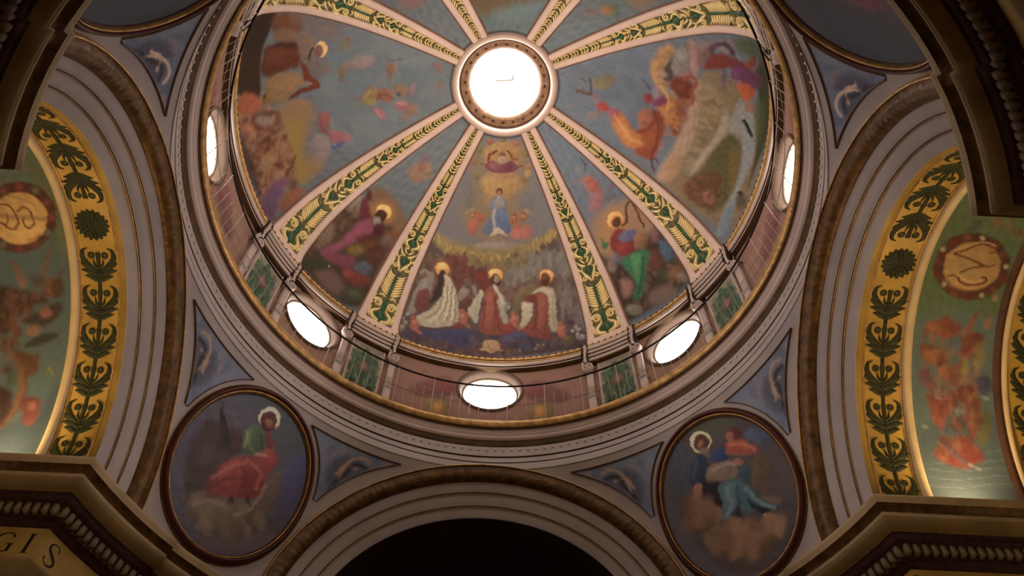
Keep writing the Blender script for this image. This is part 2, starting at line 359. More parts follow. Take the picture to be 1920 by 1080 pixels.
P;8E9088;6;0.90;0;-509,150 -510,141 -516,133 -524,130 -530,131 -534,138 -532,147 -527,154 -519,158 -512,156
P;8E9088;6;0.90;0;505,179 503,172 496,169 488,172 482,178 480,187 482,194 489,197 497,194 503,187
P;8E9088;6;0.90;0;485,156 483,149 476,146 469,148 462,155 460,164 463,171 469,173 477,171 483,164
P;8E9088;7;0.90;0;540,97 538,89 531,86 524,89 518,97 516,106 518,114 525,117 532,114 538,106
P;8E9088;6;0.90;0;510,124 507,117 501,114 493,117 487,124 485,133 487,140 494,143 502,140 508,133
P;8E9088;6;0.90;0;517,156 515,149 508,146 500,149 494,156 492,165 495,171 501,174 509,171 515,165
P;8C847C;11;0.60;0;-517,107 -519,86 -530,67 -545,59 -559,64 -566,80 -564,101 -553,119 -537,127 -524,122
P;5E5634;22;0.80;0;483,85 474,63 452,55 425,64 404,86 396,113 405,134 427,141 454,133 476,112
P;8A8088;11;0.60;0;552,83 546,71 530,68 511,76 496,91 490,108 497,119 513,122 532,115 547,100
P;A88460;7;1.00;0;-54,142 -11,157 32,148 46,100 65,75 23,74 -7,50 -32,70 -75,73 -55,101
B;6A4A3A;4;1.00;7;-76,90 -65,125 -46,119
B;6A4A3A;4;1.00;7;36,124 51,133 64,100
B;8A6648;5;0.60;8;-29,136 -11,89 -1,63
P;8A8890;4;0.80;0;269,104 268,100 265,97 261,98 258,101 257,106 258,111 261,114 265,113 268,109
P;8A8890;4;0.80;0;306,102 305,97 302,95 298,95 295,99 294,104 295,109 298,111 302,110 305,107
P;8A8890;4;0.80;0;169,75 167,70 164,67 161,67 158,71 156,76 158,81 161,84 164,84 167,80
P;8A8890;4;0.80;0;254,77 253,73 250,70 246,70 243,74 242,79 243,84 246,87 250,86 253,83
"""
PAINT['left'] = """
P;646C76;19;1.00;0;-588,153 -154,1451 145,1437 570,79 13,0 -531,40
P;68747A;63;0.80;0;-284,741 -290,1002 -95,1438 92,1442 224,1083 339,761 97,615
P;5C7478;38;0.60;0;-109,1277 -76,1269 -58,1233 -61,1186 -84,1145 -118,1125 -151,1132 -169,1164 -167,1210 -144,1253
P;70767C;38;0.50;0;-209,1093 -190,1069 -193,1000 -215,912 -249,840 -280,811 -297,835 -294,903 -273,989 -240,1062
D;6E7A82/5E6A74/7A7E80/66727C;1.80;0.40;85;-284,741 -290,1002 -95,1424 91,1428 224,1083 339,761 97,615;120
P;3A2414;15;1.00;0;-573,94 -540,253 -482,262 -419,248 -349,230 -246,232 -88,235 -163,39 -278,14 -436,40
P;2A1E10;47;0.70;0;-562,101 -527,227 -426,238 -357,193 -315,108 -390,63
P;704428;21;1.00;0;-521,257 -492,416 -414,482 -384,455 -416,353 -428,271
P;7E5634;21;0.90;0;-424,312 -402,405 -358,462 -330,459 -355,348 -396,290
P;5C2E18;17;1.00;0;-352,257 -321,483 -224,513 -188,496 -184,417 -167,324 -218,236 -299,243
P;6E3820;35;0.70;0;-310,275 -315,383 -263,406 -252,287
P;3A1A0E;17;0.70;0;-355,348 -322,477 -297,483 -342,300
P;7A6254;16;1.00;0;-367,465 -375,510 -282,576 -216,562 -175,573 -200,543 -244,510 -307,481
P;86684A;19;0.70;0;-371,506 -342,571 -281,587 -286,554
P;765E58;45;0.70;0;-487,384 -465,550 -419,687 -310,704 -339,593 -401,502
P;6E605E;25;0.80;0;-216,562 -225,630 -154,709 -122,659 -99,622 -155,575
P;86663E;16;1.00;0;-173,303 -172,430 -150,521 -87,546 -79,513 -49,467 -20,418 -34,259 -82,256
P;906E44;26;0.70;0;-148,325 -136,467 -100,501 -80,409 -84,319
P;6A3018;9;1.00;0;-219,513 -177,562 -129,588 -86,639 -51,642 -47,578 -32,500 -15,442 -44,467 -70,535 -78,595 -106,551 -158,531
P;9A7058;9;0.80;0;-92,546 -98,567 -81,595 -80,557
P;4A2812;10;0.90;0;-89,263 -96,292 -62,276 -63,255
P;9C5428;21;1.00;0;-146,79 -135,147 -88,235 -66,262 -54,188 -101,38
P;A86A34;19;0.80;0;-1,417 -8,521 31,573 33,460
P;E8B060;6;1.00;0;-256,666 -233,659 -223,640 -230,616 -252,597 -279,589 -302,595 -312,613 -305,637 -284,658
P;7A5648;6;1.00;0;-249,643 -232,636 -225,621 -231,604 -249,591 -270,588 -287,594 -294,608 -288,626 -271,639
P;33201A;6;1.00;0;-288,569 -281,584 -243,579 -215,568 -226,558 -265,561
P;7A6058;10;1.00;0;-272,578 -230,597 -193,581 -170,606 -195,570
P;7A5440;13;0.80;0;-301,788 -285,795 -274,794 -272,786 -279,774 -293,762 -309,755 -320,756 -323,763 -315,776
P;7C6C48;25;0.60;0;-265,786 -244,787 -233,777 -235,760 -249,744 -271,734 -292,734 -304,743 -302,759 -287,775
P;8A7468;26;0.50;0;-375,643 -367,640 -363,626 -366,606 -373,588 -383,579 -392,582 -395,596 -393,616 -385,633
P;8E7A74;19;0.80;0;-149,747 -183,799 -205,882 -189,946 -148,944 -123,885 -140,821 -107,766
P;7A6036;16;0.80;0;-148,757 -142,805 -103,793 -71,768
B;96686C;9;0.70;11;-130,869 -153,943
P;8A4A30;8;0.80;0;-68,792 -64,789 -62,783 -63,775 -67,769 -72,766 -76,768 -78,775 -77,783 -73,789
P;5E7888;44;0.60;0;-193,756 -176,751 -168,731 -171,705 -185,681 -204,670 -221,676 -229,695 -226,721 -212,745
P;5E7484;50;0.60;0;-32,928 -9,914 1,880 -4,837 -23,803 -48,790 -70,803 -81,837 -76,879 -57,914
P;8A5A54;16;0.70;0;-142,695 -135,692 -132,684 -133,674 -139,666 -146,662 -153,664 -156,672 -155,682 -149,691
P;8E5E3C;13;0.90;0;-107,1086 -87,1084 -76,1072 -77,1057 -91,1043 -112,1035 -132,1036 -144,1047 -142,1062 -129,1077
P;7A5A50;13;0.70;0;-67,1074 -47,1072 -35,1065 -36,1055 -49,1047 -70,1043 -90,1044 -102,1050 -101,1059 -88,1069
B;5A5A58;8;0.80;9;-164,1033 -157,1116
B;96887C;9;0.60;7;-142,1085 -56,1119
P;8A7040;16;0.85;0;44,891 -12,937 -7,986 43,1004 81,971 81,908
P;9A8A30;19;0.60;0;74,969 85,961 91,942 88,920 79,904 66,899 55,907 49,925 52,947 61,964
P;94583C;13;0.90;0;14,992 -1,1043 37,1076 84,1064 71,1008 48,983
P;8C6A44;16;0.80;0;-4,1085 -5,1156 45,1168 54,1110
P;3E4450;9;0.70;0;41,1129 48,1126 51,1118 50,1110 46,1103 39,1101 33,1104 29,1112 30,1120 35,1127
P;A4606A;13;0.90;0;87,1092 85,1148 129,1154 142,1108 114,1079
P;A65C68;13;0.90;0;114,952 111,988 157,1013 191,997 159,970
P;8E6A70;16;0.80;0;30,1162 -15,1205 20,1219 67,1179
P;906448;22;0.80;0;148,1205 168,1191 179,1166 177,1142 162,1125 140,1123 120,1136 109,1159 111,1185 126,1202
P;90684E;19;0.60;0;194,1149 207,1139 213,1123 211,1107 202,1096 189,1095 176,1104 170,1120 172,1137 181,1148
B;5E3A34;9;0.60;13;55,982 32,1027 64,1073
B;C08A80;6;0.70;11;95,1097 105,1131
B;C08A80;6;0.70;11;123,964 168,989
B;A89A60;9;0.60;13;46,905 9,943
B;4E5A50;6;0.50;9;-118,1049 -68,1069
P;8C5A52;19;0.70;0;-91,1360 -83,1351 -84,1335 -94,1318 -108,1307 -122,1305 -130,1313 -129,1328 -119,1346 -105,1358
P;94544C;16;0.70;0;9,1382 19,1378 25,1370 24,1359 18,1351 7,1348 -2,1351 -8,1360 -7,1370 -1,1379
P;845A56;16;0.60;0;-76,1375 -63,1375 -56,1369 -56,1359 -64,1350 -77,1345 -90,1345 -97,1350 -97,1360 -89,1369
P;7E6258;16;0.60;0;-9,965 -2,959 2,945 0,927 -7,914 -15,908 -23,914 -26,928 -24,945 -18,960
P;7A5E5A;16;0.60;0;42,905 50,899 53,884 51,867 44,853 35,849 28,855 25,869 27,887 34,900
P;8A6C44;45;1.00;0;13,360 5,490 45,590 136,574 250,497 387,425 434,347 381,284 239,316 134,370
P;92741E;38;0.85;0;104,403 100,499 187,494 281,455 370,464 455,405 368,366 227,410
P;8A6A52;45;0.80;0;298,464 309,565 369,570 421,486 391,438
P;7A4E34;28;1.00;0;-112,59 -23,273 39,382 125,337 222,395 360,387 422,278 435,71 338,71 136,61 -39,23
D;8E5E3C/6A3820/A0744C/5A2E1C/94663E/7A4630/86705A/4A2418;1.70;0.65;39;-92,44 30,375 222,395 368,366 414,223 396,48 199,55;300
P;9A4E28;21;1.00;0;-134,46 -100,181 -44,246 -27,175 -59,54
P;8A7868;21;0.80;0;56,326 74,309 78,275 66,236 43,206 18,198 1,214 -3,249 9,289 31,318
P;4A2818;17;0.70;0;25,331 33,319 32,291 22,258 7,231 -7,222 -14,234 -13,263 -3,297 11,323
P;5A1E14;17;0.70;0;18,158 91,270 83,203 50,141
P;A0683C;22;0.80;0;71,166 89,152 93,123 82,90 59,65 35,60 20,77 17,109 27,141 48,162
P;A07848;21;0.70;0;260,278 270,262 270,232 258,200 240,178 223,174 213,190 214,220 225,252 243,274
P;8E6A4A;23;0.70;0;275,409 291,392 294,364 285,335 265,315 245,314 230,330 227,359 236,388 254,407
B;4E2C1C;10;0.70;16;292,418 338,363 375,306
P;38241E;31;0.80;0;38,31 164,101 307,94 411,49 319,28 181,10
P;6A3C40;23;0.60;0;82,121 96,109 101,89 93,67 76,53 58,52 44,65 40,86 47,107 63,120
P;6C4458;17;1.00;0;420,40 373,155 368,231 381,322 442,255 465,188 529,102 539,47 468,21
P;5E4668;21;0.80;0;439,81 401,190 394,245 443,224 478,135 516,59
P;6E6A78;10;0.80;0;444,278 450,269 451,257 446,245 437,239 428,240 422,248 422,261 426,273 435,279
P;8E4C20;28;0.90;0;482,175 446,302 493,383 529,284 538,153
P;5A2E1A;20;0.70;0;398,331 427,369 464,329 443,294
P;947018;32;0.60;0;419,477 442,443 446,409 430,388 400,390 368,412 345,446 340,479 355,499 385,499
P;8A4A4E;16;0.85;0;86,628 97,693 164,679 214,650 200,617 142,602
P;9A5444;16;0.70;0;135,671 153,663 163,649 161,636 146,628 126,628 108,636 98,649 100,662 114,671
P;9A5A60;13;0.90;0;208,652 206,719 262,787 282,737 278,681 257,652
P;4E5880;11;0.90;0;269,640 285,679 266,729 288,728 312,668 299,644
P;6A789A;8;0.80;0;285,679 290,674 292,666 290,657 285,652 279,651 274,656 272,664 274,672 279,678
P;8A7A74;22;0.80;0;270,520 211,569 215,620 270,647 348,602 362,544 324,507
P;7A6A80;19;0.60;0;270,568 290,553 301,537 296,528 280,528 257,537 236,552 226,567 230,576 247,577
P;96763E;26;0.50;0;386,548 408,532 419,512 414,496 396,489 371,495 350,510 339,529 343,546 361,553
B;8A8684;9;0.60;11;139,692 195,693
"""
PAINT['right'] = """
P;626E7C;19;1.00;0;150,1413 587,93 251,0 -132,36 -540,86 -109,1410
P;5E6E80;44;0.90;0;176,1331 292,1055 339,816 54,861 -291,994 -130,1216 -80,1340
P;6C6A72;52;0.60;0;118,1197 76,1216 45,1255 38,1303 57,1341 95,1351 139,1328 171,1283 177,1237 157,1205
D;6A7686/5A6676/747C88/667284;1.80;0.40;93;176,1331 292,1055 339,816 54,861 -291,994 -130,1216 -80,1340;120
P;7E684A;26;1.00;0;226,577 292,430 202,235 98,81 -133,56 -457,43 -493,346 -455,545 -373,665 -160,593 41,570
D;7E6E50/8E7A62/62583C/94806A/6E6040;2.20;0.50;33;218,566 279,406 182,234 3,233 -242,434 -413,570 -373,665 -52,601;150
P;A8866E;25;0.95;0;128,637 218,566 34,557 -109,573 -251,593 -390,608 -394,689 -210,683 -44,651
P;A8805A;26;0.80;0;-279,678 -231,602 -358,589 -394,654
P;867A62;25;0.80;0;218,566 272,432 114,457 -55,465 -223,507 -321,523 -244,572 -83,556
D;8A6A40/705A40/9A8058/6A6450;2.80;0.65;33;208,566 262,433 11,455 -243,498 -281,543;70
P;A29480;19;0.80;0;85,415 68,372 -46,373 -157,444 -286,490 -342,512 -199,504 -71,447
P;808486;21;1.00;0;158,310 193,202 54,147 -34,116 -168,140 -277,141 -377,115 -482,88 -533,137 -370,195 -221,214 -80,235 11,268 -37,346 67,343
P;86807A;21;0.70;0;82,360 120,306 -12,276 -37,346
P;5E7884;22;0.80;0;-387,182 -354,137 -459,68 -519,133
P;565028;24;1.00;0;-129,428 -18,352 -44,250 -174,207 -347,196 -447,254 -422,355 -341,449 -227,454
P;705A2C;28;0.70;0;-112,319 -62,243 -192,197 -307,208
P;6A4228;23;0.90;0;-356,517 -280,442 -242,318 -342,285 -429,269 -466,368 -440,480
P;9A6250;17;0.80;0;-363,306 -383,287 -405,286 -420,302 -423,330 -412,359 -391,378 -369,379 -355,363 -352,335
D;5A3A24/7E5230/6A5230/44341E;1.60;0.60;22;-349,533 -234,353 -307,208 -481,224 -461,441;60
P;33361A;22;1.00;0;379,158 427,29 302,12 79,28 -101,79 -210,90 -34,116 139,130
P;444820;30;0.70;0;198,186 214,80 56,90 -34,116
P;44502A;24;0.90;0;493,307 541,124 472,98 432,208 448,293
P;3A3020;29;0.80;0;482,0 443,3 411,36 395,82 402,116 430,129 467,119 499,85 515,38 508,3
P;3E3428;23;0.70;0;-279,51 -300,42 -323,56 -338,86 -338,120 -323,143 -300,151 -278,139 -266,112 -266,78
P;2E2624;9;1.00;0;-268,109 -275,113 -281,126 -285,141 -284,153 -279,158 -272,154 -266,143 -263,128 -263,114
P;7A5048;16;0.80;0;401,571 400,483 331,519 267,573 325,587
P;8A7068;20;0.70;0;413,611 437,496 493,307 450,320 395,506 358,581
P;54364A;10;1.00;0;397,495 438,451 462,371 439,323 401,319 400,361 426,394 419,444 360,480
P;86766C;11;0.80;0;414,355 405,368 401,390 404,410 412,422 422,422 430,409 433,389 431,368 424,355
P;6E2E24;14;1.00;0;283,548 368,489 393,389 389,293 391,218 456,155 400,154 332,289 335,346 303,429 284,502
P;7E3A28;15;0.80;0;381,250 441,175 387,164 350,226
P;5E3050;15;1.00;0;345,344 361,254 360,129 306,118 260,203 271,295 280,366
P;70386A;14;0.80;0;335,346 348,301 301,293 294,351
P;5E4A66;10;0.80;0;259,403 227,411 207,422 204,433 221,440 251,438 283,430 304,417 306,405 289,400
P;A44A1C;14;1.00;0;262,325 280,234 261,171 192,234 202,297
P;8A5838;14;0.80;0;173,265 198,186 160,183 130,244
P;24221E;6;1.00;0;81,276 89,246 42,169 25,173 32,208 68,250
P;AA7A40;25;0.90;0;197,873 275,845 340,772 367,708 304,737 222,787 186,821 133,832 82,800 90,831 156,861
P;B88444;26;0.70;0;352,711 337,720 326,738 322,757 328,770 340,772 354,763 366,746 369,727 364,714
B;C09060;13;0.70;22;208,856 165,853 115,816 85,785
D;C09050/A87840/8A5A34;1.80;0.50;35;199,865 334,767 352,711 216,780 71,721 58,655 -4,728 90,831;50
P;77706A;16;1.00;0;298,730 366,679 401,610 392,587 304,605 252,646 214,720 237,748
P;A87A6C;16;0.80;0;409,608 422,579 260,583 224,614 277,627
P;9A6858;19;0.70;0;214,720 250,623 170,604 175,644 196,706
P;4A3A34;10;0.90;0;229,786 272,750 298,730 237,748 196,736 153,770 161,800
P;8A8480;9;0.80;0;196,772 185,776 177,786 174,797 179,806 188,809 199,804 208,794 210,783 206,774
P;6A2E20;19;1.00;0;191,729 192,659 167,617 94,626 73,681 103,738 148,762
P;7E3E28;22;0.70;0;189,706 189,643 135,660 137,715
B;8A4430;10;0.90;20;194,682 216,618 186,596 143,628
B;8A4430;9;0.90;20;118,643 112,611 66,623
P;A86A34;25;1.00;0;18,826 85,753 46,702 -4,671 -95,675 -86,758 -47,815
P;7A3A20;22;0.70;0;71,721 72,657 0,655 2,704
B;945024;8;0.85;20;-9,707 -3,662 -20,647 -45,659 -42,680
B;945024;8;0.85;20;-90,730 -83,685 -100,668 -125,679 -123,700
B;945024;8;0.85;20;71,689 76,650 62,639 41,652 43,669
D;B87838/8E4428/C08A48/9A5028/A85A40/7A3A26;1.80;0.50;33;-95,1072 -158,927 3,824 39,734 10,673 -95,675 -176,747 -293,761 -282,868 -250,968;110
P;8A3438;13;1.00;0;50,915 64,885 32,859 4,887 21,912
P;7E3A58;16;1.00;0;29,874 61,830 58,775 21,779 0,839
P;9A8090;16;0.70;0;98,863 119,832 70,823 41,852
B;4E4650;8;0.80;13;137,923 94,882
B;7A6A78;13;0.50;15;137,961 70,893
P;8C4026;19;1.00;0;-18,852 -47,783 -147,756 -227,759 -301,758 -310,816 -286,882 -225,871 -172,922 -129,873 -77,848
P;9A4E2C;25;0.70;0;-147,883 -83,807 -165,766 -243,816
P;A85C30;19;0.85;0;-67,937 -17,884 -47,847 -102,857 -100,913
P;B86C24;19;1.00;0;-96,1079 -80,1036 -116,987 -161,941 -191,868 -232,836 -269,882 -261,947 -223,995 -157,1068
P;C48A4A;19;0.70;0;-136,1044 -141,995 -192,938 -217,874 -239,927 -199,998
P;A84E5A;16;0.90;0;-72,1117 -62,1064 -103,1038 -133,1068
P;A83C2C;16;0.95;0;-54,1191 -38,1139 -78,1107 -94,1150
P;8E7068;22;0.70;0;-124,1226 -89,1167 -109,1146 -151,1193
P;A06A78;25;0.50;0;-35,1167 -46,1177 -48,1195 -42,1212 -29,1224 -14,1224 -4,1214 -1,1196 -8,1179 -21,1168
P;7E6E4C;19;0.85;0;45,1232 95,1200 129,1129 121,1092 65,1109 33,1170
B;4A4038;6;0.85;13;82,1240 30,1234 -1,1238
B;6A4438;10;0.85;20;2,1316 0,1277 -7,1229
B;4A4A50;6;0.70;11;81,1292 66,1267
B;D89850;10;0.60;13;-102,1070 -159,1005 -209,939 -232,867
B;6A2A1A;9;0.60;15;-32,850 -97,803 -200,778 -281,775
B;6A2A1A;9;0.60;13;-169,907 -140,854 -90,837
B;D0A060;9;0.60;13;115,816 60,767 -15,774
B;5A241A;10;0.60;13;171,723 155,668 104,643
B;8A6A4A;13;0.50;18;206,827 281,778 343,721
P;9A9088;19;0.60;0;329,636 308,653 296,674 298,691 314,698 337,691 359,673 370,652 368,635 352,629
B;5A3028;6;0.90;11;-295,768 -340,746 -365,717
B;5A3430;6;0.80;9;-291,755 -316,714
P;66707A;32;0.70;0;-198,675 -223,681 -239,696 -238,715 -221,731 -194,738 -168,732 -153,716 -155,696 -171,681
"""
PAINT['diag_left'] = """
P;646E74;16;1.00;0;22,1390 128,1425 241,945 130,0 -224,38 -132,841 -80,1435
P;7A5A3E;32;1.00;0;-102,509 -122,763 67,784 247,644 211,446 80,176 -125,138
P;A06A38;32;0.80;0;-100,649 47,668 149,633 80,578 -32,596
P;A0704A;16;0.70;0;40,1090 69,1065 78,1023 64,980 33,952 -5,948 -34,971 -43,1012 -30,1057 2,1087
B;8A6A52;10;0.70;13;-120,1002 -37,967 25,946
P;7E4A50;16;0.50;0;16,1085 24,1051 18,1025 1,1018 -21,1031 -39,1059 -48,1093 -42,1119 -25,1127 -3,1114
B;5A6A54;8;0.70;11;44,1034 78,1083
P;4A382A;27;1.00;0;-220,483 -124,604 -18,646 145,641 198,377 231,136 121,27 -218,25 -240,69 -212,326
P;968066;26;0.60;0;-192,564 -167,660 -82,595 -112,555 -151,535
D;5A4A30/6E5A34/44301E/7A5A3C/5E3A2C;1.60;0.60;28;-216,479 -113,605 -56,529 -94,347 -154,196 -210,132;70
P;7E6656;24;0.80;0;-211,339 -180,415 -128,333 -158,235 -191,220
P;622A36;13;1.00;0;-138,631 -123,676 -77,651 -41,624 6,617 76,606 76,555 12,510 -55,540
P;5A2E24;10;1.00;0;-155,714 -125,725 -95,683 -118,671
P;86445A;17;1.00;0;-154,229 -94,347 -79,466 -65,551 -22,601 28,565 9,487 -28,401 -62,315 -71,231 -120,211
P;964E60;20;0.80;0;-127,270 -74,378 -50,483 -34,540 -17,494 -53,378 -87,290
P;7C3A4E;21;0.80;0;-116,204 -60,296 44,353 52,275 -23,236
P;B87834;32;0.60;0;60,736 77,696 66,653 33,625 -9,620 -45,640 -61,679 -51,723 -19,753 24,759
P;F0B458;6;1.00;0;44,722 55,695 48,667 26,648 -3,644 -26,658 -37,684 -30,713 -9,733 20,737
P;4A2A1E;6;1.00;0;39,689 47,667 41,644 23,628 -1,625 -20,636 -28,657 -22,681 -4,697 20,701
P;8A7A74;10;1.00;0;30,638 37,622 34,607 23,597 8,597 -5,606 -12,621 -10,637 1,647 16,648
P;4E222C;13;0.90;0;21,599 47,642 79,588 54,557
P;7E4A2A;23;0.70;0;97,603 153,668 159,621 133,581
P;806820;23;0.85;0;-27,371 27,463 83,520 82,469 29,361
P;5A2420;23;0.70;0;-30,472 64,545 130,508 100,443 25,440
P;4E5864;17;0.90;0;59,313 106,376 154,374 160,315 95,282
P;7A3428;21;0.85;0;14,239 85,284 185,303 170,227 95,195
P;8A4A34;21;0.70;0;30,211 60,261 77,212
P;7A5A58;23;0.70;0;167,586 175,563 168,540 150,526 126,526 107,540 98,563 105,586 123,601 147,601
P;5E3028;26;0.70;0;100,443 152,504 185,428 135,390
P;6E504A;30;0.90;0;-111,87 -55,171 39,176 95,119 50,50 -43,45
P;343A1E;29;0.90;0;-198,51 -137,171 -57,191 -95,117 -164,46
P;3A3E26;25;0.90;0;76,101 119,184 185,196 185,98 131,49
P;5A5A3E;25;0.60;0;198,163 191,144 171,127 144,118 121,120 111,134 117,153 137,171 164,180 187,177
P;8A9080;4;1.00;0;-52,191 -51,187 -52,184 -55,181 -58,180 -61,182 -62,186 -60,190 -58,193 -54,193
"""
PAINT['diag_right'] = """
P;626E7C;19;1.00;0;-67,1409 141,1403 265,644 235,51 -203,80 -216,777
P;A07850;45;0.90;0;-113,775 41,792 189,689 192,510 67,490 -170,529 -157,649
P;B07C4A;39;0.70;0;-134,686 -27,716 -8,650 -111,568 -174,582
P;443228;35;1.00;0;-176,558 -120,472 124,494 215,463 249,299 261,87 181,53 -128,68 -235,86 -217,351
D;5A4638/6E5444/3A3226/7A5A48/4E4A34;1.60;0.60;31;-172,505 62,442 231,317 243,77 5,45 -213,86;110
P;A85A44;19;0.90;0;-1,1019 47,993 58,919 18,887 -19,942
P;A4626A;23;0.80;0;-15,913 48,889 13,827 -51,810 -73,851
B;9A6A78;13;0.60;18;-40,1036 -9,973 -31,873 -93,839
B;44485A;6;0.80;11;63,1122 62,1071 33,1044
B;5A4E5A;13;0.60;18;51,822 88,817
P;805A6A;16;0.60;0;123,867 119,859 109,854 96,855 86,861 81,870 85,879 95,883 108,882 118,876
P;7A7E8A;19;0.50;0;41,1037 25,1027 6,1029 -10,1041 -15,1059 -9,1077 7,1088 26,1086 42,1073 47,1054
P;B87C40;32;0.50;0;72,651 37,627 -8,629 -45,656 -60,699 -47,743 -11,770 34,768 70,738 85,693
P;EAA84E;6;1.00;0;53,666 29,650 -1,651 -27,670 -37,700 -28,729 -4,747 27,746 52,726 62,695
P;B87038;8;1.00;0;40,662 22,650 1,651 -17,664 -25,686 -18,707 -1,719 21,719 39,704 46,683
P;5A3820;6;1.00;0;27,663 11,654 -6,656 -17,668 -18,685 -9,701 7,710 24,708 35,696 36,679
B;583420;5;1.00;13;29,647 62,647 107,712 140,724 155,694 138,608 131,551
P;7A3230;13;1.00;0;-61,637 1,644 38,564 10,483 -55,480 -101,524 -99,587
P;98382E;16;0.80;0;-74,569 7,537 1,490 -67,501
P;66648A;13;1.00;0;-28,601 29,609 80,568 35,541 -28,562
P;6E5C78;13;0.80;0;-105,539 -72,492 -94,455 -118,497
P;8A5E34;19;0.80;0;63,543 115,539 112,478 62,442 19,476
P;3E7048;10;1.00;0;-130,645 -110,657 -118,624 -97,610 -128,580 -144,602
P;2E6A44;14;1.00;0;-97,470 -1,466 71,435 66,373 14,335 -41,243 -103,179 -135,215 -82,287 -89,374
P;4A8A5A;17;0.80;0;-29,461 29,430 -26,354 -73,280 -63,355
B;1E4A30;10;0.70;17;27,406 -32,304 -99,217
P;46627A;21;0.90;0;163,421 206,368 211,282 150,271 129,332
P;8A5A58;23;0.80;0;163,510 192,472 159,425 124,455
P;6A3A28;28;0.80;0;97,413 124,323 95,267 19,318
P;7C6A60;13;1.00;0;-131,465 -140,443 -156,432 -172,434 -182,451 -183,475 -174,497 -158,508 -142,505 -131,489
P;9A6A64;21;0.85;0;-153,364 -99,327 -122,248 -180,246
P;7C7660;18;0.80;0;-112,88 -129,77 -156,89 -183,116 -198,147 -196,172 -178,182 -152,173 -126,148 -111,115
P;7A6058;30;0.80;0;-18,183 89,146 102,44 -14,63 -62,134
P;8A6030;25;0.70;0;99,222 185,210 207,146 116,150
P;8A7464;19;0.80;0;205,69 190,68 170,86 154,114 148,142 155,159 171,160 190,145 205,118 211,89
P;324A28;25;0.70;0;72,273 121,215 58,188
"""
PAINT['rear'] = """
P;5E7072;25;1.00;0;274,1123 -278,1093 -191,1388 136,1430
P;6E5634;31;0.90;0;228,1142 -35,1178 -17,1266 47,1305 148,1309
P;6E8488;38;0.60;0;91,1299 -61,1260 -194,1203 -121,1316 12,1368
P;7A5A30;31;0.80;0;-2,1157 -197,1109 -147,1199 -49,1237
"""
PAINT['diag_rear_left'] = """
P;626A70;25;1.00;0;127,626 -137,1043 -52,1440 52,1418 138,936
P;8A5A50;37;0.70;0;-15,1044 8,1049 38,1032 64,998 76,962 69,938 46,935 17,953 -9,984 -21,1019
"""
PAINT['diag_rear_right'] = """
P;626E74;25;1.00;0;9,1439 182,1102 -119,597 -159,768 -55,1247
P;5E6E34;19;0.80;0;14,996 -32,904 -73,966 -43,1015
P;A06040;19;0.80;0;-41,955 -48,969 -45,989 -34,1007 -18,1016 -4,1012 3,998 0,978 -11,961 -27,952
B;5A4A3A;9;0.70;13;-53,935 -112,965
P;8A6A44;31;0.70;0;-38,851 -108,675 -128,804
P;7E5A58;31;0.50;0;-7,1029 -18,1050 -15,1077 1,1100 23,1110 44,1102 55,1080 52,1053 36,1032 14,1022
"""
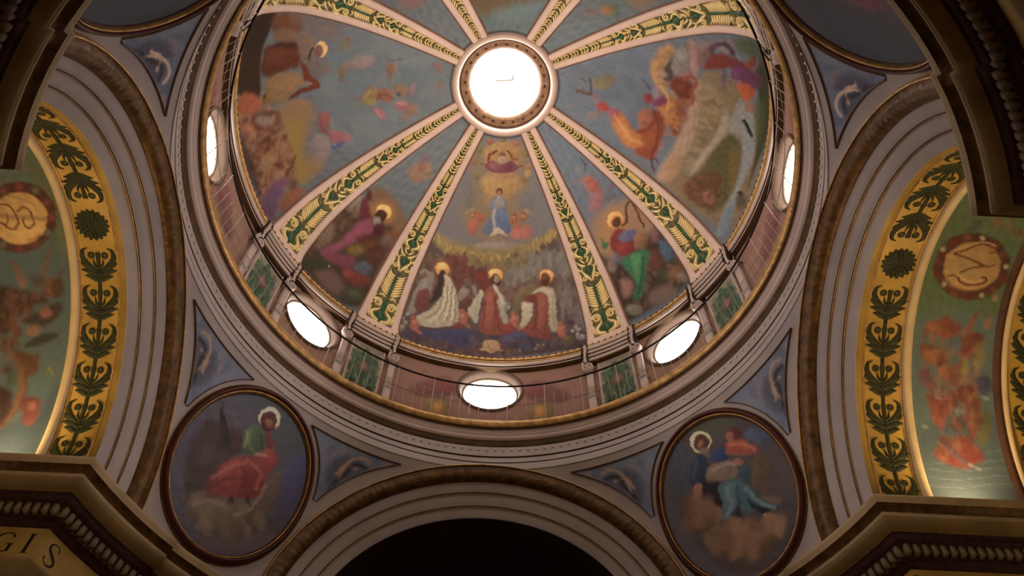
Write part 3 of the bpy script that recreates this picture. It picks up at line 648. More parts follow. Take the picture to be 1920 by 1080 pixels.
PAINT['medal_left'] = """
P;4E4A56;14;1.00;0;-387,534 -253,764 -30,927 225,797 328,458 190,197 -2,123 -207,205
P;4A5058;44;0.80;0;-163,800 33,932 194,799 245,588 73,681
P;4A4878;29;0.70;0;168,622 212,769 287,581 269,465
P;50465E;34;0.60;0;-200,517 -188,475 -202,432 -236,405 -277,402 -311,424 -324,464 -311,508 -277,537 -235,541
P;5C4A50;33;0.70;0;303,351 284,308 211,248 114,191 30,158 -11,163 6,207 76,273 173,333 261,361
P;3A322E;17;0.90;0;-169,310 -233,470 -220,620 -125,627 -59,528 -110,412 -102,332
P;40342E;17;1.00;0;-147,307 -78,359 30,378 138,428 225,403 185,332 80,241 -25,227 -96,252
P;6E5C4C;25;0.90;0;-87,306 12,375 95,363 91,295 14,244 -50,257
P;5A4A42;14;0.90;0;116,433 118,571 160,637 202,524 192,394 145,356
P;2A2426;7;1.00;0;-177,616 -232,717 -144,642 -90,584 -81,531 -120,541
B;6A5650;5;0.80;5;-224,707 -138,647 -99,597
P;3A2A2C;11;0.80;0;-248,597 -209,620 -103,515 -160,490
P;4A3034;10;0.80;0;-109,589 -101,686 -36,624 -76,555
P;7E3634;9;1.00;0;-92,349 -112,449 -57,559 24,627 73,681 127,676 118,571 137,485 61,427 -12,382
P;8A3E38;14;0.80;0;-79,494 -25,573 24,528 5,457 -53,435
P;6A2A2C;14;0.80;0;38,538 87,590 122,495 72,443
B;5A2224;10;0.70;12;-16,559 39,519 46,436
P;943E38;9;0.80;0;53,647 53,728 96,676 108,623 70,619
P;44583E;7;1.00;0;-44,619 -72,678 -60,738 -5,737 43,680 23,646 10,617
P;5E6A4C;7;0.70;0;-66,692 -50,715 -8,645 49,654 1,631 -35,645
P;A87A68;6;0.60;0;75,660 71,653 57,642 38,633 21,628 13,629 17,637 31,647 50,657 67,662
P;EACB8C;3;1.00;0;31,836 40,805 29,775 3,757 -28,756 -53,774 -62,804 -51,834 -26,854 6,854
P;4A3C38;3;1.00;0;22,821 29,797 21,773 2,759 -22,760 -42,774 -49,798 -42,821 -22,836 2,836
P;54302A;4;1.00;0;17,810 31,787 29,764 13,748 -10,747 -33,759 -46,782 -45,805 -29,821 -6,823
P;6E4038;4;1.00;0;17,796 25,782 25,769 16,760 3,760 -11,768 -20,782 -20,796 -11,804 3,805
P;6A302C;7;0.80;0;11,729 35,756 75,702 45,692
P;1E1814;6;0.80;0;15,387 29,415 59,378 41,357
P;1E1814;6;0.80;0;83,432 93,457 113,412
P;6E5A48;8;0.70;0;73,387 101,424 138,371 113,346
D;6E5C4C/5A4A3E/7A6856/4A3C34;1.60;0.50;66;-147,307 26,385 218,418 185,332 80,241 -25,227 -96,252;60
D;443A38/3A302E/524844;2.00;0.50;67;-163,333 -226,476 -216,614 -127,615 -73,518 -116,389;40
B;A8584E;10;0.70;15;-89,428 -43,520 8,586
B;5A2022;9;0.60;13;-86,373 -25,474 32,514
B;A8584E;10;0.60;13;27,589 88,571 99,500
B;7A8A64;7;0.70;12;-58,688 -37,633
B;2E3E2A;7;0.70;12;-3,719 35,675
B;8A7466;12;0.60;15;-104,284 -62,332 1,358
B;8A7466;9;0.60;12;74,349 123,419 135,542
P;8A5A4A;4;0.80;0;8,793 14,784 14,774 9,769 0,769 -9,775 -15,784 -16,793 -10,799 -1,799
"""
PAINT['medal_right'] = """
P;463E42;14;1.00;0;-87,909 158,867 282,685 311,484 270,287 132,158 -90,191 -226,401 -246,657
P;484A3A;30;0.80;0;9,890 149,854 213,790 79,771 -41,817
P;3C4654;27;0.80;0;-144,855 -74,790 -131,656 -201,618 -226,702
P;44506A;23;0.80;0;192,723 271,684 268,614 207,648
P;50403E;37;0.70;0;322,456 297,393 262,361 229,374 211,428 215,502 241,567 278,598 312,583 328,529
P;4E3C38;33;0.60;0;102,126 69,122 -5,148 -91,194 -157,242 -177,276 -143,285 -67,262 19,215 84,162
P;503A20;17;1.00;0;-193,596 -113,575 -66,479 -81,400 -155,411 -210,489 -219,555
P;58402C;17;1.00;0;-155,411 -84,436 36,387 128,314 189,291 149,240 21,224 -96,270 -164,338
P;7A563C;31;0.90;0;-104,386 -30,398 24,359 -5,290 -90,310
P;4E3A2C;14;0.80;0;136,483 200,388 201,335 132,363 123,420
P;6A5244;14;0.60;0;130,434 200,388 170,364
P;54402E;20;0.90;0;135,590 217,597 227,510 150,474 100,523
P;283446;7;1.00;0;-82,748 -38,751 -27,699 -72,625 -115,630 -142,661
P;8A5648;6;0.90;0;-134,639 -98,638 -121,579 -153,586
P;6E5A4C;10;1.00;0;-34,685 45,674 85,640 71,577 10,587 -58,617 -69,641
P;1C1620;12;0.90;0;-87,633 0,584 -46,504 -84,436 -111,538
P;33505A;7;1.00;0;-36,587 53,579 93,510 123,420 184,355 157,338 97,402 42,401 12,453 -50,435 -78,451 -40,518
P;44606A;14;0.70;0;-7,570 57,550 11,471 -47,442 -39,500
P;2A4450;9;0.90;0;92,600 135,590 107,519 64,564
P;141218;7;0.80;0;60,469 100,409 180,349 140,340 76,398
P;161014;7;0.70;0;8,464 14,417 -21,420
P;94604E;6;0.90;0;150,324 141,322 125,329 110,343 100,357 99,368 109,370 124,363 140,349 150,334
P;8A5A48;6;0.90;0;121,617 112,612 99,614 86,622 78,634 78,645 86,650 99,648 113,639 121,628
P;2C3C62;7;1.00;0;-1,730 50,735 71,685 53,669 -2,693
P;8A3A2C;7;1.00;0;90,737 148,717 186,663 210,619 171,620 99,667 75,710
P;A05030;9;0.70;0;154,694 182,657 150,652
P;5A3224;4;1.00;0;169,730 154,718 133,720 113,733 103,753 106,772 121,784 143,783 162,769 172,749
P;8A5240;4;1.00;0;131,737 122,728 109,726 100,732 96,744 100,758 110,768 122,770 131,763 135,751
P;4A5470;12;0.70;0;242,696 236,685 220,680 200,683 183,693 177,706 183,718 199,723 219,720 235,710
B;80503E;7;0.70;10;82,706 67,697 128,648 183,624
P;E6C384;3;1.00;0;30,779 8,759 -22,756 -49,771 -63,800 -58,831 -35,852 -5,854 22,838 35,809
P;4C4A3C;3;1.00;0;20,779 2,763 -21,760 -42,772 -52,795 -47,819 -30,836 -6,839 15,826 24,804
P;583428;4;1.00;0;11,787 -4,772 -23,768 -39,778 -46,796 -42,818 -27,833 -7,836 9,827 16,808
P;6E5C50;7;0.90;0;-41,780 6,762 -12,718 -31,747
D;7A563C/6A4C34/8A6648/50381F;1.60;0.50;64;-199,581 -98,549 -70,429 128,314 176,300 132,243 -26,233 -131,313 -210,489;80
B;5E7C84;10;0.70;13;-3,559 -11,484 -54,446
B;5E7C84;9;0.70;13;76,512 106,423 153,367
B;1E2E38;10;0.70;13;43,541 18,467 -22,438
B;3E5070;10;0.70;14;-71,742 -117,675
B;B86A48;10;0.60;12;100,721 165,678 189,634
B;9A8474;10;0.60;12;-27,662 45,656 78,627
P;8A5A48;4;0.80;0;-8,789 -15,781 -24,779 -31,783 -34,792 -31,803 -24,810 -15,812 -8,808 -6,799
"""
PAINT['vault_left'] = """
P;5A6A58;17;1.00;0;549,-309 10,-406 11,135 15,433 49,935 546,963
P;4E6468;50;0.80;0;513,160 11,135 32,475 49,935 356,952
P;62663A;23;0.70;0;140,-282 61,-287 15,25 53,137 91,-207
P;384650;35;0.70;0;108,779 43,645 30,934 268,971 320,857
P;5E3428;7;1.00;0;53,-25 100,67 183,125 275,129 340,79 348,-9 292,-103 199,-168 110,-173 57,-117
P;8A3A34;7;0.90;0;59,-24 64,-14 73,-8 83,-7 89,-13 89,-23 84,-33 75,-39 66,-40 60,-34
P;6A6450;7;0.90;0;90,43 95,53 103,59 113,60 119,54 121,45 116,35 107,28 98,28 91,33
P;7A4438;6;0.90;0;145,93 149,103 158,109 167,109 174,104 175,94 171,85 162,78 153,78 146,83
P;8A3A34;6;0.90;0;211,113 216,123 224,129 234,130 240,124 242,115 238,105 229,99 220,98 213,104
P;6A6450;6;0.90;0;272,99 277,109 286,115 295,116 302,110 303,101 298,91 290,85 280,84 274,90
P;7A4438;7;0.90;0;310,54 315,64 324,71 333,71 340,65 341,56 336,46 327,40 317,39 311,45
P;8A3A34;7;0.90;0;312,-11 317,-1 326,6 335,6 342,1 342,-9 336,-19 327,-26 318,-26 312,-20
P;6A6450;7;0.90;0;275,-80 281,-69 291,-62 300,-62 306,-68 305,-78 299,-88 290,-95 280,-96 275,-90
P;7A4438;7;0.90;0;213,-134 219,-123 229,-116 238,-115 244,-121 243,-132 236,-143 227,-150 217,-150 212,-144
P;8A3A34;7;0.90;0;144,-156 151,-146 161,-139 170,-138 175,-144 174,-155 168,-166 158,-173 149,-173 144,-167
P;6A6450;7;0.90;0;89,-141 95,-130 104,-123 114,-122 119,-129 119,-139 112,-150 103,-157 94,-157 88,-151
P;7A4438;7;0.90;0;59,-92 64,-81 74,-74 83,-74 89,-80 89,-90 83,-100 73,-107 64,-108 59,-102
P;D0982E;7;1.00;0;90,-18 124,49 186,91 253,95 299,58 305,-6 265,-75 199,-120 134,-124 93,-84
P;DCA83A;22;0.70;0;130,21 149,54 187,76 229,78 259,60 265,28 245,-5 206,-28 164,-30 136,-11
B;7A3E14;3;1.00;8;194,-40 177,-60 157,-56 146,-33 147,4 169,28 187,15 184,-18
B;7A3E14;3;1.00;8;252,-70 228,-67 211,-39 205,-7 224,31 253,32 269,10
B;8A5A4A;7;0.60;19;286,-21 229,-17 150,-17 102,-13
B;7A3E14;3;1.00;6;288,2 267,19 243,4 243,-28
B;AE7A20;4;1.00;8;187,79 152,68 131,49
B;8A7A20;5;0.80;8;219,-110 165,-99 124,-72
P;8A5A4C;13;0.80;0;264,171 247,170 210,247 220,273 237,266 255,206
P;7A5448;13;0.80;0;112,111 95,110 121,190 141,235 158,227 137,174
P;6E3E22;13;0.90;0;143,261 91,250 70,188 70,258 92,302 143,304
P;9A5A3A;11;0.90;0;83,260 87,271 98,278 111,278 122,272 126,262 121,252 110,245 97,245 87,250
P;5A4440;17;0.80;0;133,243 140,259 155,269 174,270 188,261 193,246 187,231 171,220 153,219 138,228
P;52342A;17;1.00;0;340,276 237,284 148,299 122,330 186,340 235,387 269,447 333,450
P;7A4A44;10;1.00;0;276,293 250,311 241,400 224,451 248,465 271,427
P;86543C;13;0.90;0;77,257 83,276 99,289 119,290 135,279 141,260 134,241 117,228 97,227 82,238
P;4E3626;13;0.80;0;64,269 69,292 82,307 98,308 111,294 115,272 110,249 96,234 80,233 68,247
P;4A3428;13;0.90;0;222,399 153,358 77,322 76,367 130,421 195,417
P;96584A;10;0.90;0;111,365 115,378 126,387 140,387 152,380 157,367 153,354 142,346 127,345 116,353
P;3E3E2C;10;1.00;0;211,502 146,454 90,444 81,463 129,491 184,507
P;94603E;10;0.90;0;152,438 156,451 169,459 187,460 201,453 208,440 204,427 191,419 173,418 158,425
P;7C4438;13;0.90;0;302,493 260,465 222,464 249,503 258,530 284,524
P;6A4228;13;1.00;0;247,516 168,532 142,530 135,601 167,629 155,720 177,788 208,838 216,818 194,736 195,643 232,567
P;86582E;13;0.80;0;236,541 195,591 170,668 178,748 196,803 191,682
P;472418;17;0.90;0;276,673 224,677 198,722 202,803 228,818
P;7A3A30;13;1.00;0;165,708 110,705 88,737 95,811 125,813 155,760
P;9A5448;11;0.90;0;104,734 104,746 111,754 122,754 134,748 141,736 141,725 134,717 122,716 111,723
P;3E4E2C;17;0.80;0;258,594 232,593 202,644 238,672
B;5E6A2A;5;0.90;9;104,567 97,619
B;7E7A34;6;0.80;13;88,586 76,611
B;50564C;5;0.70;7;308,281 275,260 244,278
D;5E3826/7A4C34/4A3022/6A5034;1.80;0.55;22;314,288 154,300 231,445 209,553 274,634;110
"""
PAINT['vault_right'] = """
P;52683C;22;1.00;0;-56,-33 -59,-569 219,-607 441,-13 432,299 54,317
P;5A6E6A;51;0.95;0;2,234 419,213 397,427 402,916 18,936 12,571
P;4C5A5E;30;0.70;0;65,652 385,595 382,917 18,936
B;6E8078;3;0.60;4;77,758 188,763 359,735 416,754
B;44525A;3;0.60;3;83,774 250,762 392,763
B;6E8078;3;0.60;4;69,792 179,798 350,770 406,788
B;44525A;3;0.60;3;75,809 241,797 382,798
B;6E8078;3;0.60;4;61,823 171,828 341,800 396,819
B;44525A;3;0.60;3;67,840 232,828 373,829
B;6E8078;3;0.60;4;52,856 161,862 331,833 385,852
B;44525A;3;0.60;3;57,874 222,861 362,862
B;6E8078;3;0.60;4;42,890 150,896 320,867 374,886
B;44525A;3;0.60;3;47,908 211,895 350,896
P;444C44;18;0.80;0;115,-154 140,-209 161,-216 166,-168 132,-140
P;5E3424;9;1.00;0;339,-32 351,58 300,123 212,141 123,106 65,30 55,-60 95,-131 176,-151 270,-112
P;A8A078;7;0.90;0;343,-8 343,-2 340,2 335,2 329,-1 325,-7 325,-13 328,-17 333,-18 339,-14
P;6E2E22;7;0.90;0;358,44 357,55 350,62 339,63 328,56 321,46 321,35 328,28 340,27 351,33
P;74402E;7;0.90;0;333,88 333,96 327,101 318,102 310,97 305,90 305,81 311,76 320,76 328,80
P;A8A078;6;0.90;0;287,117 286,122 283,126 277,127 271,123 268,118 269,112 272,108 278,108 283,111
P;6E2E22;6;0.90;0;242,124 241,135 233,142 221,143 211,137 205,126 206,115 213,108 225,108 236,114
P;74402E;6;0.90;0;181,111 180,119 174,125 165,125 157,121 152,113 153,105 159,99 168,99 176,104
P;A8A078;7;0.90;0;126,79 126,85 122,89 116,89 111,86 108,80 108,74 112,70 117,70 123,73
P;6E2E22;7;0.90;0;100,32 99,43 92,50 81,51 70,45 63,34 64,23 71,16 82,15 93,21
P;74402E;7;0.90;0;80,-21 80,-13 74,-7 66,-7 57,-11 52,-20 52,-28 58,-34 66,-34 75,-29
P;A8A078;7;0.90;0;81,-72 81,-66 78,-61 73,-61 67,-65 63,-71 63,-77 66,-81 71,-82 77,-78
P;6E2E22;7;0.90;0;116,-112 117,-100 111,-93 100,-92 88,-99 81,-110 80,-122 86,-130 97,-130 108,-124
P;74402E;7;0.90;0;156,-133 157,-124 152,-118 144,-117 135,-122 129,-131 128,-140 132,-146 141,-146 150,-141
P;A8A078;7;0.90;0;206,-129 207,-123 204,-119 199,-118 193,-122 189,-128 188,-135 191,-139 196,-140 202,-136
P;6E2E22;7;0.90;0;273,-104 274,-93 268,-85 257,-84 245,-91 237,-102 236,-114 242,-122 253,-123 264,-116
P;74402E;7;0.90;0;318,-61 318,-52 313,-47 305,-46 296,-51 290,-59 289,-68 294,-74 303,-74 312,-69
P;B0812E;7;1.00;0;306,-26 313,38 276,86 211,99 145,75 101,20 95,-45 127,-95 188,-110 257,-83
P;A08038;31;0.60;0;234,-7 233,27 210,48 175,50 140,32 119,-1 120,-35 141,-57 176,-59 212,-40
P;C08A34;22;0.60;0;253,75 243,89 211,94 171,89 138,75 124,57 135,43 166,37 206,43 239,57
B;6A3410;3;1.00;8;122,-56 158,-71 194,-98 226,-99 266,-82 267,-67 251,-66
B;6A3410;3;1.00;8;124,-51 184,-33 251,-5 283,-10
B;6A3410;3;1.00;8;169,27 212,4 260,-5
B;6A3410;3;1.00;8;124,46 148,40 180,66 213,79 265,67 276,47 254,44
B;D8A850;3;0.70;6;156,40 190,57 231,68 262,57
B;E0B060;3;0.60;6;118,-68 170,-96 213,-111 260,-96
B;6A5A3A;3;0.80;4;306,128 314,209
B;6A5A3A;3;0.80;4;333,136 340,207
P;947044;6;0.90;0;340,125 340,134 336,140 329,141 322,135 318,126 318,116 321,110 328,110 335,115
P;9A6A44;6;0.90;0;306,213 332,212 334,252 310,248
P;8A4A34;12;0.70;0;236,-210 240,-194 237,-184 227,-183 215,-192 205,-208 201,-223 204,-234 214,-234 226,-225
P;8A5A34;12;0.60;0;274,-201 281,-183 281,-171 275,-171 264,-182 254,-200 247,-219 247,-231 253,-231 264,-220
P;7A4834;18;0.60;0;344,-158 347,-143 339,-133 324,-132 308,-140 297,-155 295,-170 302,-180 317,-181 333,-173
P;8E4428;13;1.00;0;77,254 117,230 149,207 173,220 220,248 217,277 169,301 117,289
P;AA5A2C;11;0.80;0;132,252 128,265 116,274 100,274 87,267 80,254 83,241 95,233 111,232 125,239
P;944A2E;9;1.00;0;237,261 269,193 277,178 283,192 267,223 256,268
P;86442E;11;1.00;0;222,328 233,291 274,267 312,287 303,339 254,377 225,364
P;8A7A30;15;0.80;0;280,325 314,302 326,366 306,418 277,405
P;8A8424;8;1.00;0;243,363 262,398 255,449 219,479 226,422
P;7A4A26;13;1.00;0;70,321 121,333 158,345 182,381 147,411 96,399 69,364
P;B07038;15;0.70;0;160,367 154,384 136,396 114,397 95,387 88,371 93,353 111,342 133,341 152,350
P;5E6674;17;0.80;0;172,330 212,292 230,342 196,380 159,353
P;7A4A4A;13;0.90;0;60,444 96,421 125,462 131,505 88,500
P;B4643C;13;0.90;0;201,426 196,442 181,452 163,453 149,444 143,429 149,414 163,404 181,403 195,411
P;8A4630;17;0.80;0;241,450 232,475 210,492 183,493 162,479 154,454 163,428 184,411 211,410 233,425
P;8A4436;11;1.00;0;95,514 137,533 203,502 215,544 166,604 136,663 113,628 98,571
P;7E6A5C;13;0.80;0;139,483 168,467 188,517 158,536 123,527
B;B87A50;4;0.70;7;102,514 136,537 187,535
P;84402E;11;1.00;0;210,501 269,477 302,540 291,627 258,693 242,665 248,571 215,544
P;904A36;15;0.70;0;251,542 287,541 277,627 251,657
P;4A4460;13;0.85;0;284,462 328,438 356,473 332,524 304,511
P;6A6420;15;0.85;0;295,598 333,581 327,668 290,713 271,700
P;8E3A26;13;1.00;0;92,745 134,714 188,689 238,687 270,736 282,772 250,789 202,813 142,801 105,781
P;A04A34;17;0.70;0;181,690 233,680 228,738 189,755
P;A85E3C;11;0.80;0;163,749 154,767 138,778 123,779 112,769 111,751 120,734 135,722 151,722 162,732
P;6A5A5C;9;0.85;0;138,692 161,720 204,776 192,799 153,757 127,714
P;7C8880;8;0.80;0;206,566 236,550 232,586 208,609
P;56483A;13;0.70;0;194,610 236,615 229,658 179,661
D;9A4A34/7A3020/A86040/6A4030/8A6A40;1.80;0.50;25;77,254 297,281 303,640 247,774 105,781 102,506;170
P;8E9890;6;0.80;0;87,655 83,658 75,658 67,657 62,653 61,648 65,645 72,644 80,646 86,650
P;8E9890;6;0.80;0;232,801 228,804 220,805 213,803 208,799 207,794 212,791 219,790 227,792 232,796
P;8E9890;7;0.80;0;256,814 252,818 244,818 237,816 232,812 231,808 236,805 243,804 251,806 256,810
P;8E9890;6;0.80;0;338,531 334,534 326,535 318,533 312,529 310,525 314,522 322,521 330,523 336,527
"""
def crom(P, n=4, closed=True):
    P = np.asarray(P, float)
    Q = np.vstack([P[-1], P, P[:2]]) if closed else np.vstack([2 * P[0] - P[1], P, 2 * P[-1] - P[-2]])
    out = []
    for i in range(1, len(Q) - 2):
        a, b, c, d = Q[i - 1:i + 3]
        for t in np.linspace(0, 1, n, endpoint=False):
            out.append(.5 * (2 * b + (c - a) * t + (2 * a - 5 * b + 4 * c - d) * t * t + (3 * b - a - 3 * c + d) * t ** 3))
    if not closed: out.append(P[-1])
    return np.array(out)
def seg_dist(X, Y, P, closed):
    d = np.full(X.shape, 1e9); inside = np.zeros(X.shape, bool)
    k = len(P)
    for i in range(k if closed else k - 1):
        x0, y0 = P[i]; x1, y1 = P[(i + 1) % k]
        dx, dy = x1 - x0, y1 - y0; L2 = dx * dx + dy * dy + 1e-12
        t = np.clip(((X - x0) * dx + (Y - y0) * dy) / L2, 0, 1)
        d = np.minimum(d, (X - x0 - t * dx) ** 2 + (Y - y0 - t * dy) ** 2)
        if closed and y0 != y1:
            c = ((y0 > Y) != (y1 > Y)) & (X < (x1 - x0) * (Y - y0) / (y1 - y0) + x0); inside ^= c
    return np.sqrt(d), inside
def in_poly(x, y, P):
    c = False; k = len(P)
    for i in range(k):
        x0, y0 = P[i]; x1, y1 = P[(i + 1) % k]
        if (y0 > y) != (y1 > y) and x < (x1 - x0) * (y - y0) / (y1 - y0) + x0: c = not c
    return c
def paint(X, Y, text, base, gain, seed=1, dab=.07, sat=.84):
    """X, Y: metres on the unrolled surface; returns linear colours"""
    rnd = random.Random(seed)
    X = np.asarray(X, float); Y = np.asarray(Y, float); order = np.argsort(Y, kind='stable'); inv = np.argsort(order)
    X0, Y0 = X[order], Y[order]
    X = X0 + .010 * np.sin(Y0 * 19 + 1.5 * np.sin(X0 * 11)) + .007 * np.sin(Y0 * 41 + X0 * 23) + .004 * np.sin(Y0 * 97 + 2 * np.sin(X0 * 53))
    Y = Y0                                            # kept sorted for slicing
    col = np.tile(np.array(lin(base)), (len(X), 1))
    def sel(x0, y0, x1, y1):
        a, b = np.searchsorted(Y, (y0, y1)); k = np.where((X[a:b] > x0) & (X[a:b] < x1))[0]
        return k + a
    def blend(P, c, soft, al, width, closed, streak=True):
        x0, y0 = P.min(0) - soft - width - .01; x1, y1 = P.max(0) + soft + width + .01
        k = sel(x0, y0, x1, y1)
        if not len(k): return
        d, ins = seg_dist(X[k], Y[k], P, closed)
        sd = np.where(ins, -d, d) if closed else d - width / 2
        a = np.clip(.5 - sd / (2 * soft + 1e-6), 0, 1); a = (a * a * (3 - 2 * a) * al)[:, None]
        c = np.array(c)
        if streak and soft < .12:
            an = rnd.uniform(0, math.pi); ca, sa = math.cos(an), math.sin(an); q = X[k] * ca + Y[k] * sa; p_ = -X[k] * sa + Y[k] * ca
            f0 = 2 * math.pi / (.17 * rnd.uniform(.8, 1.3)); ph = rnd.uniform(0, 6.28)
            st = np.sin(p_ * f0 + ph + 1.2 * np.sin(q * f0 * .3)) * .6 + np.sin((p_ * .7 + q) * f0 * .55 - ph) * .5
            g = .10 * st
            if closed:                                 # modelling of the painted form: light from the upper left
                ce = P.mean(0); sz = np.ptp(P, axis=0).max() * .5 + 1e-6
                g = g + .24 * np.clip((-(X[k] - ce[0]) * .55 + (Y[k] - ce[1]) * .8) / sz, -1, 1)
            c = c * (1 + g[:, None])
        col[k] = col[k] * (1 - a) + c * a
    for row in text.strip().split('\n'):
        q = row.split(';'); P = np.array([[float(v) * .004 for v in s.split(',')] for s in q[5].split()])
        if q[0] == 'D':
            cols = [lin(c) for c in q[1].split('/')]; asp = float(q[2]); al = float(q[3]); sz = float(q[4]) * .004; n = int(q[6])
            lo, hi = P.min(0), P.max(0); done = 0; tries = 0
            while done < n and tries < n * 12:
                tries += 1
                x = rnd.uniform(lo[0], hi[0]); y = rnd.uniform(lo[1], hi[1])
                if not in_poly(x, y, P): continue
                done += 1
                s = sz * rnd.uniform(.5, 1.2) * .5; an = rnd.gauss(math.pi / 2, .45)
                t = np.linspace(0, 2 * math.pi, 8, endpoint=False)
                u, v = s * asp * np.cos(t), s * np.sin(t)
                E = np.stack([x + u * math.cos(an) - v * math.sin(an), y + u * math.sin(an) + v * math.cos(an)], 1)
                blend(E, rnd.choice(cols), s * .5, al * rnd.uniform(.5, 1), 0, True, False)
        else:
            c = lin(q[1]); soft = max(float(q[2]) * .004, .004); al = float(q[3]); w = float(q[4]) * .004
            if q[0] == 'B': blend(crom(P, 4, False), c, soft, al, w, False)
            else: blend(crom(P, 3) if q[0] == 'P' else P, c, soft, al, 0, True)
    # loose brush dabs picked up from the colours underneath
    if dab:
        area = (X.max() - X.min()) * (Y.max() - Y.min()); n = int(min(3000, .42 * area / (dab * dab)))
        for _ in range(n):
            i = rnd.randrange(len(X)); s = dab * rnd.uniform(.25, .6); an = rnd.uniform(0, math.pi)
            a_, b_ = s * rnd.uniform(1.2, 2.2), s * .5; ca, sa = math.cos(an), math.sin(an)
            r = max(a_, b_) * 1.1; k = sel(X[i] - r, Y[i] - r, X[i] + r, Y[i] + r)
            dx, dy = X[k] - X[i], Y[k] - Y[i]
            e = ((dx * ca + dy * sa) / a_) ** 2 + ((-dx * sa + dy * ca) / b_) ** 2
            w = (np.clip(1.15 - e, 0, 1) * rnd.uniform(.2, .55))[:, None]
            j = rnd.gauss(1, .13); c = col[i] * j * np.array([rnd.gauss(1, .05), 1, rnd.gauss(1, .05)])
            col[k] = col[k] * (1 - w) + c * w
    lum = col @ np.array([.2126, .7152, .0722]); col = lum[:, None] + (col - lum[:, None]) * sat
    return np.clip(col[inv] * gain, 0, .95)

# ------------------------------------------------------------------ dome profile
PROF = np.array([(1.048, .50), (1.022, .62), (.940, .795), (.815, .93), (.684, 1.03), (.515, 1.125), (.37, 1.187), (.235, 1.235)])
PD = crom(PROF, 57, False)
SL = np.concatenate([[0], np.cumsum(np.hypot(*np.diff(PD, axis=0).T))]); LEN = SL[-1]
def prof(s): return np.interp(s, SL, PD[:, 0]), np.interp(s, SL, PD[:, 1])
def prof_n(s):
    e = .004; r0, z0 = prof(np.clip(s - e, 0, LEN)); r1, z1 = prof(np.clip(s + e, 0, LEN))
    tr, tz = r1 - r0, z1 - z0; l = np.hypot(tr, tz); return -tz / l, tr / l          # inward normal (r, z)
def on_dome(u, s, h=0.0, az0=0.0):
    """u sideways (ring units), s up the meridian, h proud of the surface"""
    u = np.asarray(u, float); s = np.asarray(s, float)
    r, z = prof(s); nr, nz_ = prof_n(s); a = az0 * D2R + u / r
    rr = r + nr * h; return np.stack([rr * np.sin(a), rr * np.cos(a), z + nz_ * h], -1)
def rib_hw(s): return .100 + (.037 - .100) * s / LEN
def rib_bw(s): return .033 + (.029 - .033) * s / LEN

# lathe about the dome axis; profile [(r, z)...]
def lathe(name, prof_pts, m, parent=None, a0=0, a1=360, n=192, smooth=True, flip=False):
    P = np.array(prof_pts, float); closed = abs(a1 - a0) >= 359.9
    az = np.linspace(a0, a1, n, endpoint=not closed) * D2R
    V = np.stack([np.sin(az)[:, None] * P[None, :, 0], np.cos(az)[:, None] * P[None, :, 0], np.tile(P[:, 1], (n, 1))], -1)
    return add(name, W(V), gridfaces(n, len(P), closed, False, flip), m, parent, smooth)
def fine(P, n=6): return crom(P, n, False)
def sharp(P):
    """double the points so that smooth shading keeps the edges of a moulding"""
    P = np.array(P, float); out = []
    for i in range(len(P) - 1):
        out += [P[i] + (P[i + 1] - P[i]) * t for t in (.04, .5, .96)]
    return np.array([P[0]] + out + [P[-1]])

# ribbons: raised strips with a width that may change along them, on any surface fn(u, v, h)
def ribbon(fn, P, widths, h0, h1):
    P = np.asarray(P, float); n = len(P); T = np.gradient(P, axis=0); T /= (np.linalg.norm(T, axis=1)[:, None] + 1e-9)
    Nn = np.stack([-T[:, 1], T[:, 0]], 1); w = (np.asarray(widths, float) * np.ones(n) / 2)[:, None]
    rows = [fn(*(P + Nn * w).T, h0), fn(*(P + Nn * w * .55).T, h1), fn(*(P - Nn * w * .55).T, h1), fn(*(P - Nn * w).T, h0)]
    V = np.stack(rows, 1).reshape(-1, 3)
    return V, gridfaces(n, 4)
def merge(parts):
    V, F, o = [], [], 0
    for v, f in parts: V.append(v); F.append(f + o); o += len(v)
    return np.vstack(V), np.vstack(F)
def leafw(n, w, p=.6): t = np.linspace(0, 1, n); return w * np.sin(math.pi * t ** p) + w * .06
def spiral(cx, cy, r0, r1, a0, turns, n=22):
    t = np.linspace(0, 1, n); a = a0 + turns * 2 * math.pi * t; r = r0 + (r1 - r0) * t
    return np.stack([cx + r * np.cos(a), cy + r * np.sin(a)], 1)
def box(c, sx, sy, sz, ax=None):
    """box as 8 verts: centre, half sizes along the rows of ax"""
    ax = np.eye(3) if ax is None else np.asarray(ax, float)
    V = np.array([np.asarray(c) + ax[0] * sx * i + ax[1] * sy * j + ax[2] * sz * k for i in (-1, 1) for j in (-1, 1) for k in (-1, 1)])
    F = np.array([[0, 1, 3, 2], [4, 6, 7, 5], [0, 4, 5, 1], [2, 3, 7, 6], [0, 2, 6, 4], [1, 5, 7, 3]])
    return V, F

